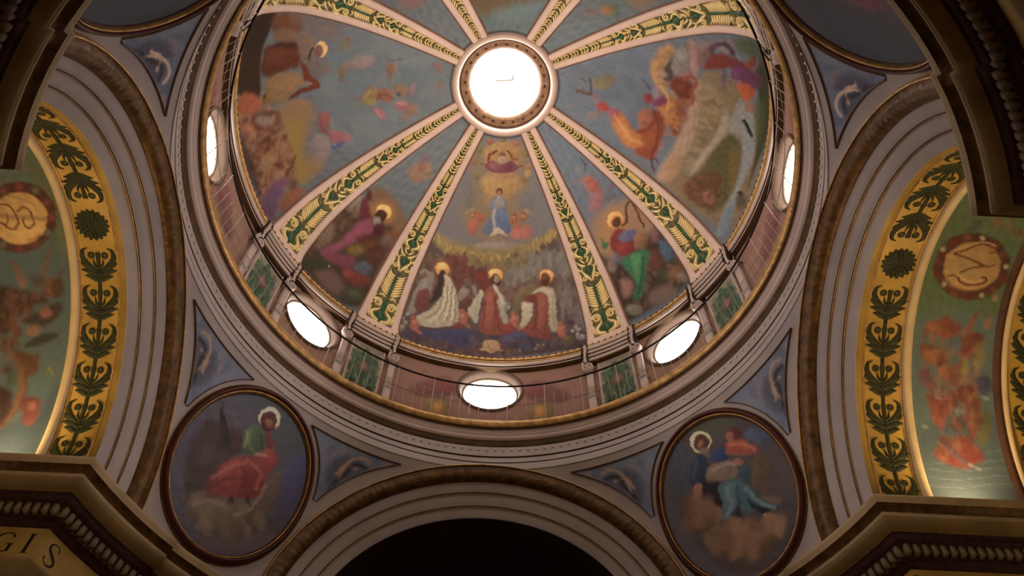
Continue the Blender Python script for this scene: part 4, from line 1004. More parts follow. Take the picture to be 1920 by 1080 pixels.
def tube(P, r, n=8, closed=False):
    P = np.asarray(P, float); k = len(P)
    T = (np.roll(P, -1, 0) - np.roll(P, 1, 0)) if closed else np.gradient(P, axis=0)
    T /= np.linalg.norm(T, axis=1)[:, None]
    up = np.array([0, 0, 1.0]); A = np.cross(T, up); bad = np.linalg.norm(A, axis=1) < 1e-3; A[bad] = np.cross(T[bad], [1, 0, 0])
    A /= np.linalg.norm(A, axis=1)[:, None]; B = np.cross(T, A)
    t = np.linspace(0, 2 * math.pi, n, endpoint=False)
    V = P[:, None] + r * (A[:, None] * np.cos(t)[None, :, None] + B[:, None] * np.sin(t)[None, :, None])
    return V.reshape(-1, 3), gridfaces(k, n, closed, True)
def ball(r, seg=8, rings=5):
    th = np.linspace(.02, math.pi - .02, rings); ph = np.linspace(0, 2 * math.pi, seg, endpoint=False)
    V = np.stack([np.sin(th)[:, None] * np.cos(ph), np.sin(th)[:, None] * np.sin(ph), np.cos(th)[:, None] * np.ones(seg)], -1) * r
    return V.reshape(-1, 3), gridfaces(rings, seg, False, True)

# ================================================================== THE SETTING
def structure(name, label=None, cat=None):
    return thing(name, label, cat, kind='structure')

FZ = -Z0 / S                                     # floor level in ring units
fl = add('floor', W([(-3.2, -3.2, FZ), (3.2, -3.2, FZ), (3.2, 3.2, FZ), (-3.2, 3.2, FZ)]), [(0, 1, 2, 3)], M['floor'], smooth=False)
tag(fl, 'stone floor of the church', 'floor', kind='structure')

# dome shell behind the painted panels
P = np.stack([PD[:, 0] + .03, PD[:, 1] + .02], 1)
ce = lathe('ceiling', np.vstack([[1.12, .44], P]), M['plaster'], None)
tag(ce, 'masonry shell of the dome behind its painted panels', 'dome', kind='structure')

# drum wall: eight bays with a round window in each
WZ, WR0, WR1 = .309, .137, .118
BAY = {}
MAIN_BAY = """
P;8A6458;150;1.00;0;-430,20 -430,520 430,520 430,20
P;6E4440;25;0.85;0;-430,300 -330,420 -250,470 -190,400 -210,300 -300,260 -400,240
P;7A3E40;20;0.70;0;-300,330 -260,420 -200,390 -220,310
P;5E4A50;12;0.80;0;-300,290 -270,310 -250,290 -262,250 -290,250
P;7A6238;10;0.90;0;-335,120 -335,255 -215,255 -215,120
P;A07838;14;0.90;0;-300,140 -290,225 -255,235 -240,150
P;B87A30;8;0.90;0;-285,160 -280,210 -260,205 -262,160
P;6E4440;25;0.85;0;430,300 330,420 250,470 190,400 210,300 300,260 400,240
P;7A3E40;20;0.70;0;300,330 260,420 200,390 220,310
P;5E4A50;12;0.80;0;300,290 270,310 250,290 262,250 290,250
P;7A6238;10;0.90;0;335,120 335,255 215,255 215,120
P;A07838;14;0.90;0;300,140 290,225 255,235 240,150
P;B87A30;8;0.90;0;285,160 280,210 260,205 262,160
B;5A3838;6;0.70;14;-440,85 -300,95 -150,90
B;5A3838;6;0.70;14;440,85 300,95 150,90
P;5C3844;30;0.60;0;-430,0 -430,70 -150,75 -150,0
P;5C3844;30;0.60;0;430,0 430,70 150,75 150,0
D;8A4A4C/6A4A40/7A5C50/5E4A48;1.5;0.35;30;-430,10 -430,500 430,500 430,10;120
"""
DIAG_BAY = """
P;8E6A52;150;1.00;0;-230,20 -230,520 230,520 230,20
B;6A4A38;10;0.70;16;-190,60 -205,220 -180,380 -100,470
B;6A4A38;10;0.70;16;190,60 205,220 180,380 100,470
P;6E4E3A;30;0.60;0;-220,0 -220,80 220,80 220,0
D;9A7058/6A4C3C/7E6048/A07860;1.5;0.35;26;-220,10 -220,500 220,500 220,10;80
"""
def drum_bay(half, text):
    """cylinder patch at r = 1.08 with a round hole, painted"""
    r = 1.08; z0, z1 = -.05, .46
    hw = .165                                     # half of the square that holds the window
    parts = []; cx = []
    def patch(X, Zz):
        n, m = X.shape; a = X / r
        V = np.stack([r * np.sin(a), r * np.cos(a), Zz], -1).reshape(-1, 3); parts.append((V, gridfaces(n, m))); cx.append(np.stack([X.ravel(), Zz.ravel()], 1))
    R = half * D2R * r
    zb, zt = WZ - hw, z1
    def rect(x0, x1, a, b, st=.006):
        n = max(2, int((x1 - x0) / st)); m = max(2, int((b - a) / st))
        patch(*np.meshgrid(np.linspace(x0, x1, n), np.linspace(a, b, m), indexing='ij'))
    rect(-R, -hw, z0, z1); rect(hw, R, z0, z1); rect(-hw, hw, z0, zb)
    t = np.linspace(0, 2 * math.pi, 97); c, s = np.cos(t), np.sin(t)
    k = np.minimum(hw / np.maximum(np.abs(c), 1e-6), np.where(s > 0, (zt - WZ) / np.maximum(s, 1e-6), (WZ - zb) / np.maximum(-s, 1e-6)))
    q = np.linspace(0, 1, 10)[None, :]
    X = c[:, None] * (WR0 + (k[:, None] - WR0) * q); Zz = WZ + s[:, None] * (WR0 + (k[:, None] - WR0) * q)
    patch(X, Zz)
    V, F = merge(parts); C = np.vstack(cx)
    col = paint(C[:, 0] * S, C[:, 1] * S, text, '7E5E4C', 1.55, 3)
    return mesh_data('wall_bay', W(V), F, M['fresco'], True, col)
me_main = drum_bay(26.5, MAIN_BAY); me_diag = drum_bay(18.5, DIAG_BAY)
drum = structure('wall_drum', 'drum wall with round windows below the dome', 'wall')
for k in range(4):
    o = link('wall_bay', me_main, drum); o.rotation_euler = (0, 0, -k * 90 * D2R)
    o = link('wall_bay', me_diag, drum); o.rotation_euler = (0, 0, -(k * 90 + 45) * D2R)
lathe('outer_shell', [(1.16, -.06), (1.16, .47), (1.06, .50)], M['plaster'], drum)
lathe('gallery_floor', [(1.0, -.004), (1.17, -.004)], M['ochre'], drum)

# windows: splayed reveal, frame ring, bright pane
def window_mesh(az_r0, az_r1, n=64):
    t = np.linspace(0, 2 * math.pi, n, endpoint=False); c, s = np.cos(t), np.sin(t); out = {}
    def ringpts(rad, r): x = rad * c; a = x / r; return np.stack([r * np.sin(a), r * np.cos(a), WZ + rad * s], -1)
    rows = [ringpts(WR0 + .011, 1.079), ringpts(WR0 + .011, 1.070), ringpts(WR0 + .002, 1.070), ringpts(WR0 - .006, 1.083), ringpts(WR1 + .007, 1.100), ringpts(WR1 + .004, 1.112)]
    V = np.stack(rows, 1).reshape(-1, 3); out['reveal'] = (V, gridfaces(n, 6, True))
    rows = [ringpts(WR1 + .005, 1.112), ringpts(WR1 + .004, 1.106), ringpts(WR1 - .001, 1.106), ringpts(WR1 - .002, 1.114)]
    out['frame'] = (np.stack(rows, 1).reshape(-1, 3), gridfaces(n, 4, True))
    rad = np.linspace(0.001, WR1 + .004, 6); rows = [ringpts(q, 1.115) for q in rad]
    out['pane'] = (np.stack(rows, 1).reshape(-1, 3), gridfaces(n, 6, True))
    return out
wm = window_mesh(0, 0)
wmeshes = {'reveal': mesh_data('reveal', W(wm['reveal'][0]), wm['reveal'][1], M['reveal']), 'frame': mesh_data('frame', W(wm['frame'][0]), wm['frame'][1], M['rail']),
           'pane': mesh_data('pane', W(wm['pane'][0]), wm['pane'][1], M['pane'], False)}
WL = {0: 'round daylit window in the drum, below the panel with three haloed saints', -45: 'round daylit window in the drum, below the magenta robed saint',
      45: 'round daylit window in the drum, below the harp player in green', -90: 'narrow seen round window at the left end of the drum',
      90: 'narrow seen round window at the right end of the drum'}
for i, az in enumerate((0, -45, 45, -90, 90, -135, 135, 180)):
    w = structure('window_%d' % (i + 1), WL.get(az, 'round daylit window in the drum behind the photographer'), 'window')
    for k in ('reveal', 'frame', 'pane'): link(k, wmeshes[k], w)
    w.rotation_euler = (0, 0, -az * D2R)
    if abs(az) > 100: w['group'] = 'drum windows behind the photographer'

# lantern opening at the crown
oc = structure('window_9', 'large round daylit opening at the crown of the dome', 'window')
lathe('rim', fine([(.252, 1.243), (.247, 1.222), (.237, 1.214), (.224, 1.216), (.216, 1.226), (.214, 1.245)], 4), M['rib'], oc, n=128)
lathe('brown_groove', [(.2145, 1.238), (.210, 1.250), (.206, 1.250)], M['brown'], oc, n=128)  # brown groove inside the rim
lathe('ornament_ring', sharp([(.206, 1.249), (.196, 1.252), (.176, 1.256), (.166, 1.264), (.163, 1.275)]), M['lantern'], oc, n=128)
for k in range(24):
    a = k * 15 * D2R; V, F = ball(.0075); V = V * [1, 1, .5] + [.186 * math.sin(a), .186 * math.cos(a), 1.2535]
    add('rosette', W(V), F, M['bronze'], oc)
rr = np.linspace(.001, .164, 8); lathe('pane', np.stack([rr, np.full(8, 1.275)], 1), M['oculus'], oc, n=96, smooth=False)
lathe('casing', [(.166, 1.27), (.26, 1.30), (.30, 1.23)], M['plaster'], oc, n=64)
br = thing('lamp_bracket', 'thin angled lamp bracket hanging under the bright crown opening', 'bracket')
V, F = merge([tube([(-.045, -.012, 1.262), (.0, -.016, 1.262), (.036, -.02, 1.262)], .0036, 6), tube([(.036, -.02, 1.262), (.037, -.034, 1.262), (.037, -.045, 1.264)], .0036, 6)])
add('rod', W(V), F, M['rail'], br)

# gallery ring entablature
ring = structure('trim_1', 'moulded ring cornice with gilded lip below the drum', 'cornice')
lathe('gold_lip', fine([(1.016, .009), (1.006, .011), (1.000, .005), (.9985, -.003), (1.000, -.012), (1.006, -.019), (1.012, -.0225)], 5), M['gold'], ring, n=256)
lathe('dark_cove', fine([(1.012, -.0225), (1.0185, -.024), (1.0195, -.029), (1.020, -.034)], 4), M['brown'], ring, n=256)
lathe('pale_fascia', sharp([(1.020, -.034), (1.018, -.038), (1.024, -.041), (1.026, -.047), (1.030, -.049), (1.034, -.062), (1.043, -.066)]), M['plaster'], ring, n=256)
lathe('brown_cyma', fine([(1.043, -.066), (1.047, -.072), (1.048, -.080), (1.052, -.088), (1.056, -.092)], 4), M['bronze'], ring, n=256)
bband = lathe('bead_band', sharp([(1.056, -.092), (1.0565, -.128), (1.052, -.130), (1.052, -.150)]), M['plaster_grey'], ring, n=256)
lathe('groove', [(1.052, -.150), (1.060, -.152), (1.060, -.159), (1.052, -.161)], M['brown'], ring, n=256)
lathe('architrave', sharp([(1.052, -.161), (1.050, -.163), (1.049, -.188)]), M['plaster_grey'], ring, n=256)
lathe('groove', [(1.049, -.188), (1.056, -.190), (1.056, -.196), (1.046, -.198)], M['brown'], ring, n=256)
lathe('architrave', sharp([(1.046, -.198), (1.044, -.200), (1.039, -.225), (1.034, -.246)]), M['plaster_grey'], ring, n=256)
bead_me = mesh_data('bead', ball(.0052 * S)[0], ball(1)[1], M['beadm'])
for k in range(204):
    a = k * 360 / 204 * D2R; o = link('bead', bead_me, bband); o.location = W([(1.0525 * math.sin(a), 1.0525 * math.cos(a), -.112)])[0]
# dome springing cornice
spr = structure('trim_2', 'gilded beaded cornice at the foot of the dome', 'cornice')
groll = lathe('gold_roll', fine([(1.056, .512), (1.046, .510), (1.038, .503), (1.037, .494), (1.042, .488)], 5), M['gold'], spr, n=256)
lathe('dark_groove', [(1.042, .488), (1.046, .486), (1.046, .482)], M['brown'], spr, n=256)
lathe('gold_line', fine([(1.046, .482), (1.041, .480), (1.041, .475), (1.045, .473)], 3), M['gold'], spr, n=256)
lathe('pale_fascia', sharp([(1.045, .473), (1.044, .472), (1.046, .461), (1.052, .459)]), M['plaster'], spr, n=256)
lathe('dark_groove', [(1.052, .459), (1.058, .458), (1.058, .454)], M['brown'], spr, n=256)
lathe('pale_fascia', sharp([(1.058, .454), (1.056, .453), (1.057, .449)]), M['plaster'], spr, n=256)
lathe('darkened_soffit', sharp([(1.057, .449), (1.070, .445), (1.082, .442)]), M['bronze'], spr, n=256)  # underside coloured dark to hold down spill from the windows
dot_me = mesh_data('bead', ball(.0055 * S, 6, 4)[0], ball(1, 6, 4)[1], M['brown'])
for k in range(224):
    a = k * 360 / 224 * D2R; o = link('bead', dot_me, groll); o.location = W([(1.0375 * math.sin(a), 1.0375 * math.cos(a), .4985)])[0]

# pendentive shells between the arches
def pend_grid(n, m, e0, e1):
    el = np.linspace(e0, e1, n); rho = RS * np.cos(el); lim = np.arccos(np.clip(AA / rho, -1, 1))
    az = lim[:, None] + (math.pi / 2 - 2 * lim)[:, None] * np.linspace(0, 1, m)[None]
    return np.stack([rho[:, None] * np.sin(az), rho[:, None] * np.cos(az), ZC + RS * np.sin(el)[:, None] * np.ones(m)], -1)
eltop = math.asin(RA / RS)
V = pend_grid(40, 60, -.03, eltop)
me_p = mesh_data('wall_pendentive', W(V), gridfaces(40, 60), M['plaster_grey'])
for k, (nm, lb) in enumerate((('front_right', 'plaster pendentive holding the oval of the blue robed evangelist'), ('rear_right', 'plaster pendentive at the top right corner'), ('rear_left', 'plaster pendentive at the top left corner'), ('front_left', 'plaster pendentive holding the oval of the red robed evangelist'))):
    o = link('wall_pendentive_' + nm, me_p); o.rotation_euler = (0, 0, -k * 90 * D2R); tag(o, lb, 'wall', kind='structure')

# ---- sweep along a pier: straight arm - curved chamfer - straight arm, offset o outwards from the lip
LIP, RCH = .425, 1.152
def pier_path(o, ext=2.95, n=26, step=.010):
    c = LIP + o; R = RCH + o; a0 = math.asin(c / R); a1 = math.pi / 2 - a0
    pts = [(c, y) for y in np.linspace(ext, math.sqrt(R * R - c * c), 8)]
    q0, q1 = math.pi / 4 - .095, math.pi / 4 + .095          # the middle of the chamfer steps back a little
    arcs = [(a, R) for a in np.linspace(a0, q0, n // 3)[1:]] + [(a, R + step) for a in np.linspace(q0, q1, n // 3)] + [(a, R) for a in np.linspace(q1, a1, n // 3)]
    pts += [(r_ * math.sin(a), r_ * math.cos(a)) for a, r_ in arcs]
    pts += [(x, c) for x in np.linspace(math.sqrt(R * R - c * c), ext, 8)[1:]]
    return np.array(pts)
def pier_sweep(name, pr, m, parent, ext=2.95, smooth=True):
    rows = [np.column_stack([pier_path(o, ext), np.full(len(pier_path(o, ext)), z)]) for o, z in pr]
    V = np.stack(rows, 1); n, k = V.shape[:2]
    return add(name, W(V), gridfaces(n, k, flip=True), m, parent, smooth)

# walls of the piers and arms below the cornice
ww = None
for k, nm in enumerate(('front_right', 'rear_right', 'rear_left', 'front_left')):
    if ww is None:
        ww = pier_sweep('wall_' + nm, [(.13, -1.20), (.13, -1.9), (.13, FZ)], M['wallm'], None, smooth=False); o = ww
    else:
        o = link('wall_' + nm, ww.data); o.rotation_euler = (0, 0, -k * 90 * D2R)
    tag(o, 'lower wall of the %s pier below its cornice' % nm.replace('_', ' '), 'wall', kind='structure')
# vaults of the arms beyond the decorated bands, and their end walls
def arm(deg, nm, d0, m):
    th = np.linspace(-math.pi / 2, math.pi / 2, 49); dd = np.array([d0, 2.2, 3.0])
    V = np.stack([RV * np.sin(th)[:, None] * np.ones(3), np.ones(49)[:, None] * dd, ZC + RV * np.cos(th)[:, None] * np.ones(3)], -1)
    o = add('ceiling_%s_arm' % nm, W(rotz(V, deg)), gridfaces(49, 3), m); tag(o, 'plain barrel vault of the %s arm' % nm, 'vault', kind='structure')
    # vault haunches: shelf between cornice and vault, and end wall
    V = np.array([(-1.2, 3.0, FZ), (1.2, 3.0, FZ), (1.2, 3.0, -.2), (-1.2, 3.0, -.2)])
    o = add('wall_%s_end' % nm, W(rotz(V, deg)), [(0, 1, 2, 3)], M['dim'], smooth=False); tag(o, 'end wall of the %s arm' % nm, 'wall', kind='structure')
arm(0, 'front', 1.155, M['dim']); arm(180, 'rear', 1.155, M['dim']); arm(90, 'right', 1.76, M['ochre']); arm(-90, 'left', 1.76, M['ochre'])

# ================================================================== DOME: painted panels and ribs
PANELS = [
    (0, 30, 'front', 'dome fresco panel of three haloed saints in white cloaks below a blue robed figure', 270, 300),
    (-90, 30, 'left', 'dome fresco panel with brown tent, crescent halo and golden crowd, at left', 270, 290),
    (90, 30, 'right', 'dome fresco panel with orange fiery chariot and purple robed rider, at right', 270, 290),
    (-45, 15, 'diag_left', 'narrow dome fresco panel of a haloed saint stretched out in magenta', 130, 240),
    (45, 15, 'diag_right', 'narrow dome fresco panel of a haloed harp player in red and green', 130, 240),
    (180, 30, 'rear', 'dome fresco panel above the crown opening, teal with olive cloud', 90, 90),
    (-135, 15, 'diag_rear_left', 'narrow blue dome fresco panel at the upper left, mostly out of frame', 60, 90),
    (135, 15, 'diag_rear_right', 'narrow blue dome fresco panel with small green winged figure, upper right', 60, 90)]
DOME_GAIN = 1.35
for c, half, key, label, n, m in PANELS:
    s = np.linspace(.004, LEN - .004, m)[None, :]; u = np.linspace(-1, 1, n)[:, None]
    r, _ = prof(s); lim = half * D2R - (rib_hw(s) - .006) / r
    az = u * lim; X = (az * r * S).ravel(); Y = (s * np.ones((n, 1)) * S).ravel()
    V = on_dome(az * r, s * np.ones((n, 1)), 0, c)
    col = paint(X, Y, PAINT[key], '6A6E72', DOME_GAIN, 11, .06, .80)
    o = add('fresco_panel', W(V), gridfaces(n, m), M['fresco'], None, True, col); tag(o, label, 'fresco', 'frescoes between the ribs of the dome')

# one rib, then seven turned copies
rib0 = thing('dome_rib', 'x', 'rib')
ss = np.linspace(-.004, LEN + .004, 110)
fn = lambda u, s, h: on_dome(u, np.clip(s, 0, LEN), h)
for sd in (-1, 1):
    hw, bw = rib_hw(ss), rib_bw(ss)
    flare = .014 * np.exp(-np.clip(ss, 0, 9) / .022)       # rounded foot
    rows = []
    for q, h in ((0, -.004), (0, .008), (.12, .0125), (.5, .0145), (.88, .0125), (1, .008), (1, .002)):
        uu = sd * (hw - bw * q + flare * (1 - q)); rows.append(fn(uu, ss, h))
    V = np.stack(rows, 1); bord = add('border', W(V), gridfaces(len(ss), 7, flip=(sd > 0)), M['rib'], rib0)
    uu = sd * (hw + .0035 + flare); rows = [fn(uu + sd * .004, ss, .0008), fn(uu + sd * .0, ss, .004), fn(uu - sd * .005, ss, .004)]
    add('edge_line', W(np.stack(rows, 1)), gridfaces(len(ss), 3), M['edge'], bord)
fw = lambda s: rib_hw(s) - rib_bw(s) + .002
sfoot = np.linspace(-.004, .036, 9)
V = np.stack([np.stack([fn(q * (rib_hw(sfoot) - .004), sfoot, h) for q in np.linspace(-1, 1, 21)], 0) for h in (.0125,)], 0)[0]
V[:, -1] = np.stack([fn(q * (rib_hw(sfoot[-1:]) - .004), sfoot[-1:], .003) for q in np.linspace(-1, 1, 21)], 0)[:, 0]
add('foot', W(V), gridfaces(21, 9), M['rib'], rib0)
sf = np.linspace(.030, LEN - .004, 90)
V = np.stack([fn(q * fw(sf), sf, .003) for q in np.linspace(-1, 1, 7)], 1)
add('ground', W(V), gridfaces(90, 7), M['field'], rib0)
def rpart(name, parts, m): V, F = merge(parts); return add(name, W(V), F, m, rib0)
s_pos, kk = .040, 0
def leaf(P, wd, h=.011): Q = fine(P, 4); return ribbon(fn, Q, leafw(len(Q), wd), .003, h)
while s_pos < LEN * .965:
    w = float(fw(s_pos + .03)); L = max(2.5 * w, .05); g = w; y = lambda q: s_pos + q * L
    if w > .024:
        typ = (0, 1, 2)[kk % 3]
        if typ == 0:      # lozenge held by two volutes
            rpart('green_lozenge', [ribbon(fn, [(0, y(.10)), (0, y(.27)), (0, y(.44))], [.1 * g, .95 * g, .1 * g], .003, .009)], M['green'])
            rpart('green_lozenge', [leaf([(0, y(.46)), (0, y(.68)), (0, y(.94))], .40 * g, .008)], M['green'])
            for sd in (-1, 1):
                P1 = spiral(sd * .54 * g, y(.66), .36 * g, .06 * g, math.pi / 2 - sd * math.pi / 2, sd * 1.7, 28)
                pr = [ribbon(fn, P1, np.linspace(.20, .13, len(P1)) * g, .003, .012),
                      leaf([(sd * .08 * g, y(.04)), (sd * .58 * g, y(.12)), (sd * .70 * g, y(.30)), (sd * .30 * g, y(.46)), (sd * .20 * g, y(.60))], .30 * g),
                      leaf([(sd * .90 * g, y(.46)), (sd * .97 * g, y(.26)), (sd * .80 * g, y(.04))], .26 * g), leaf([(sd * .95 * g, y(.50)), (sd * .98 * g, y(.72)), (sd * .80 * g, y(.92))], .24 * g),
                      leaf([(sd * .16 * g, y(.92)), (sd * .46 * g, y(.98)), (sd * .72 * g, y(.90))], .22 * g), leaf([(sd * .12 * g, y(.02)), (sd * .30 * g, y(-.04)), (sd * .55 * g, y(-.02))], .2 * g)]
                rpart('gold_scroll', pr, M['gold_bright'])
        elif typ == 1:    # feathered palmette
            rpart('green_lozenge', [leaf([(0, y(.03)), (0, y(.5)), (0, y(.97))], .34 * g, .008)], M['green'])
            for sd in (-1, 1):
                pr = [leaf([(sd * .10 * g, y(.04 + .105 * k)), (sd * .50 * g, y(.09 + .105 * k)), (sd * (1.0 - .03 * k) * g, y(.24 + .105 * k))], .25 * g) for k in range(8)]
                rpart('gold_leaf_spray', pr, M['gold_bright'])
        else:             # stem, calyx and paired curls
            rpart('green_lozenge', [ribbon(fn, [(0, y(.30)), (0, y(.46)), (0, y(.62))], [.1 * g, .7 * g, .1 * g], .003, .009)], M['green'])
            for sd in (-1, 1):
                P1 = spiral(sd * .60 * g, y(.20), .26 * g, .05 * g, math.pi / 2 - sd * math.pi / 2, sd * -1.5, 24)
                pr = [ribbon(fn, P1, np.linspace(.17, .12, len(P1)) * g, .003, .012), leaf([(sd * .05 * g, y(.0)), (sd * .20 * g, y(.16)), (sd * .56 * g, y(.42)), (sd * .60 * g, y(.58)), (sd * .22 * g, y(.72))], .26 * g),
                      leaf([(sd * .10 * g, y(.66)), (sd * .5 * g, y(.74)), (sd * .95 * g, y(.98))], .30 * g), leaf([(sd * .66 * g, y(.50)), (sd * .94 * g, y(.62)), (sd * .98 * g, y(.80))], .26 * g),
                      leaf([(sd * .98 * g, y(.06)), (sd * .98 * g, y(.26)), (sd * .86 * g, y(.46))], .22 * g), leaf([(sd * .06 * g, y(.78)), (sd * .3 * g, y(.88)), (sd * .5 * g, y(1.02))], .2 * g)]
                rpart('gold_scroll', pr, M['gold_bright'])
    else:                 # thin upper stretch: stem with leaf pairs
        for sd in (-1, 1):
            rpart('gold_leaf_spray', [leaf([(sd * .06 * g, y(.02 + .30 * k)), (sd * .55 * g, y(.14 + .30 * k)), (sd * .95 * g, y(.40 + .30 * k))], .42 * g) for k in range(3)], M['gold_bright'])
    s_pos += L * 1.02; kk += 1
RIBS = {30: 'dome rib between the three saints panel and the harp player', -30: 'dome rib between the three saints panel and the magenta saint',
        60: 'dome rib between the harp player and the fiery chariot panel', -60: 'dome rib between the magenta saint and the golden crowd panel',
        120: 'dome rib along the upper edge of the fiery chariot panel', -120: 'dome rib along the upper edge of the brown tent panel',
        150: 'dome rib rising right from the crown opening to the top of the picture', -150: 'dome rib rising left from the crown opening to the top of the picture'}
for i, az in enumerate((30, -30, 60, -60, 120, -120, 150, -150)):
    lb = 'gilded green ' + RIBS[az]
    if i == 0: rib_first = rib0
    else: copy_tree(rib0, az, label=lb, cat='rib', group='ribs of the dome')
rib0.rotation_euler = (0, 0, -30 * D2R); tag(rib0, 'gilded green ' + RIBS[30], 'rib', 'ribs of the dome')

# ================================================================== DRUM: pilasters, wreath panels, railing
on_cyl = lambda r0: (lambda u, v, h: np.stack([(r0 - np.asarray(h)) * np.sin(np.asarray(u) / r0), (r0 - np.asarray(h)) * np.cos(np.asarray(u) / r0), np.asarray(v, float)], -1))
def curved_box(r_in, r_out, a, b, z0, z1, n=5):
    u = np.linspace(a, b, n) * D2R; V = []
    for q in u:
        for r, z in ((r_out, z0), (r_in, z0), (r_in, z1), (r_out, z1)): V.append((r * math.sin(q), r * math.cos(q), z))
    F = gridfaces(n, 4, False, True); cap = np.array([[0, 1, 2, 3], [4 * n - 1, 4 * n - 2, 4 * n - 3, 4 * n - 4]])
    return np.array(V), np.vstack([F, cap])
pil = thing('scroll_pilaster', 'x', 'pilaster')
V, F = curved_box(1.054, 1.082, -.85, .85, 0, .150); add('shaft', W(V), F, M['plaster'], pil, False)
V, F = curved_box(1.056, 1.082, -.75, .75, .156, .335); add('shaft', W(V), F, M['plaster'], pil, False)
V, F = curved_box(1.050, 1.082, -1.05, 1.05, .148, .158); add('moulding', W(V), F, M['plaster_grey'], pil, False)
cf = on_cyl(1.05)
P = np.vstack([fine([(-.010, .408), (-.020, .392), (-.026, .372)], 6), spiral(.000, .352, .028, .004, math.pi * .76, 1.6, 40)])
V, F = ribbon(cf, P, np.concatenate([np.full(13, .009), np.linspace(.010, .007, 40)]), -.004, .012); add('volute', W(V), F, M['plaster'], pil); vol = [c for c in pil.children if c.name.startswith('volute')][0]
V, F = ribbon(cf, [(-.024, .352), (0, .352), (.024, .352)], [.02, .046, .02], -.03, -.002); add('volute_ground', W(V), F, M['drum'], vol)
V, F = ribbon(cf, fine([(-.004, .505), (-.006, .44), (-.010, .41), (-.006, .372)], 6), .020, -.02, .016); add('strap', W(V), F, M['plaster'], pil)
for sd in (-1, 1):
    V, F = ribbon(cf, fine([(sd * .013 - .004, .512), (sd * .013 - .006, .46), (sd * .013 - .012, .415), (sd * .011 - .008, .385)], 6), .0055, -.01, .020); add('shade_strip', W(V), F, M['iron'], pil)  # dark strips standing in for the shaded sides of the bracket
wr = thing('wreath_panel', 'x', 'panel')
WREATH = """
P;8E7C62;8;1.00;0;-95,0 -95,400 -60,480 60,480 95,400 95,0
P;7A7450;14;0.80;0;-74,400 -50,470 50,470 74,400
D;2E4E30/3A5E3A/46704A/24402A/566238;1.6;0.80;26;-80,60 -88,250 -78,400 0,455 78,400 88,250 80,60 0,30;200
P;2C4A30;16;0.80;0;-74,190 -66,350 0,410 66,350 74,190 0,110
D;36623C/28482E/446E48;1.8;0.80;20;-78,90 -78,400 78,400 78,90;120
P;6E4A36;8;1.00;0;-26,262 -28,308 -12,338 12,338 28,308 26,262 0,240
P;8A604A;6;0.80;0;-14,268 -12,318 12,318 14,268
P;1E2618;8;0.90;0;-66,92 -34,132 -54,160 -76,132
P;1E2618;8;0.90;0;66,92 34,132 54,160 76,132
B;8A8458;4;0.80;6;-44,50 -22,140 -34,220
B;8A8458;4;0.80;6;44,50 22,140 34,220
"""
n, m = 60, 100; u = np.linspace(-.076, .076, n)[:, None]; z = np.linspace(.0, .40, m)[None, :]
Vp = on_cyl(1.072)(u + 0 * z, z + 0 * u, 0)
o = add('painted_field', W(Vp), gridfaces(n, m), M['fresco'], wr, True, paint(((u + 0 * z) * S).ravel(), ((z + 0 * u) * S).ravel(), WREATH, '8A7A60', 1.5, 5, .05, .6))
V, F = ribbon(on_cyl(1.072), [(-.076, 0), (-.076, .20), (-.076, .385)], .010, -.004, .006); V2, F2 = ribbon(on_cyl(1.072), [(.076, 0), (.076, .20), (.076, .385)], .010, -.004, .006)
add('frame', W(V), F, M['plaster'], wr); add('frame', W(V2), F2, M['plaster'], wr)
for zz, rr_, hh in ((.395, 1.046, .016), (.418, 1.040, .012), (.437, 1.034, .014), (.462, 1.032, .020)):
    V, F = curved_box(rr_, 1.075, -6.0, 6.0, zz, zz + hh, 15); add('entablature_band', W(V), F, M['plaster'], wr, True)
    V, F = curved_box(rr_ + .004, 1.075, -5.9, 5.9, zz - .004, zz, 15); add('brown_line', W(V), F, M['bronze'], wr, True)  # thin brown line below each band
def side(az):
    return {-30: 'under the rib left of the three saints', 30: 'under the rib right of the three saints', -60: 'under the rib left of the magenta saint', 60: 'under the rib right of the harp player', -120: 'under the rib above the brown tent panel', 120: 'under the rib above the fiery chariot panel'}[az]
first = True
for az in (-30, 30, -60, 60, -120, 120):
    lb = 'green painted wreath panel on the drum ' + side(az)
    if first: wr.rotation_euler = (0, 0, -az * D2R); tag(wr, lb, 'panel', 'wreath panels on the drum')
    else: copy_tree(wr, az, label=lb, cat='panel', group='wreath panels on the drum')
    for dq in (-6.2, 6.2):
        lb = 'pale scroll pilaster %s of the wreath panel %s' % ('left' if dq < 0 else 'right', side(az))
        if first and dq < 0: pil.rotation_euler = (0, 0, -(az + dq) * D2R); tag(pil, lb, 'pilaster', 'scroll pilasters of the drum')
        else: copy_tree(pil, az + dq, label=lb, cat='pilaster', group='scroll pilasters of the drum')
    first = False

# gallery railing: dark handrail on thin posts
rl = thing('gallery_railing', 'thin dark handrail on slim posts around the gallery of the drum', 'railing')
t = np.linspace(0, 2 * math.pi, 240, endpoint=False)
V, F = tube(np.stack([.9876 * np.sin(t), .9876 * np.cos(t), np.full(240, .218)], 1), .0042, 8, True); add('handrail', W(V), F, M['iron'], rl)
V, F = tube(np.stack([.9935 * np.sin(t), .9935 * np.cos(t), np.full(240, .100)], 1), .0013, 5, True); add('mid_rail', W(V), F, M['rail'], rl)
V, F = tube([(0, .9876, .217), (0, .993, .11), (0, 1.004, .008)], .0016, 6); post_me = mesh_data('post', W(V), F, M['rail'])
V, F = tube([(0, .9885, .150), (0, .993, .11), (0, 1.004, .008)], .0009, 5); bal_me = mesh_data('baluster', W(V), F, M['rail'])
for k in range(160):
    o = link('post' if k % 4 == 0 else 'baluster', post_me if k % 4 == 0 else bal_me, rl); o.rotation_euler = (0, 0, -(k * 2.25 + 4.3) * D2R)

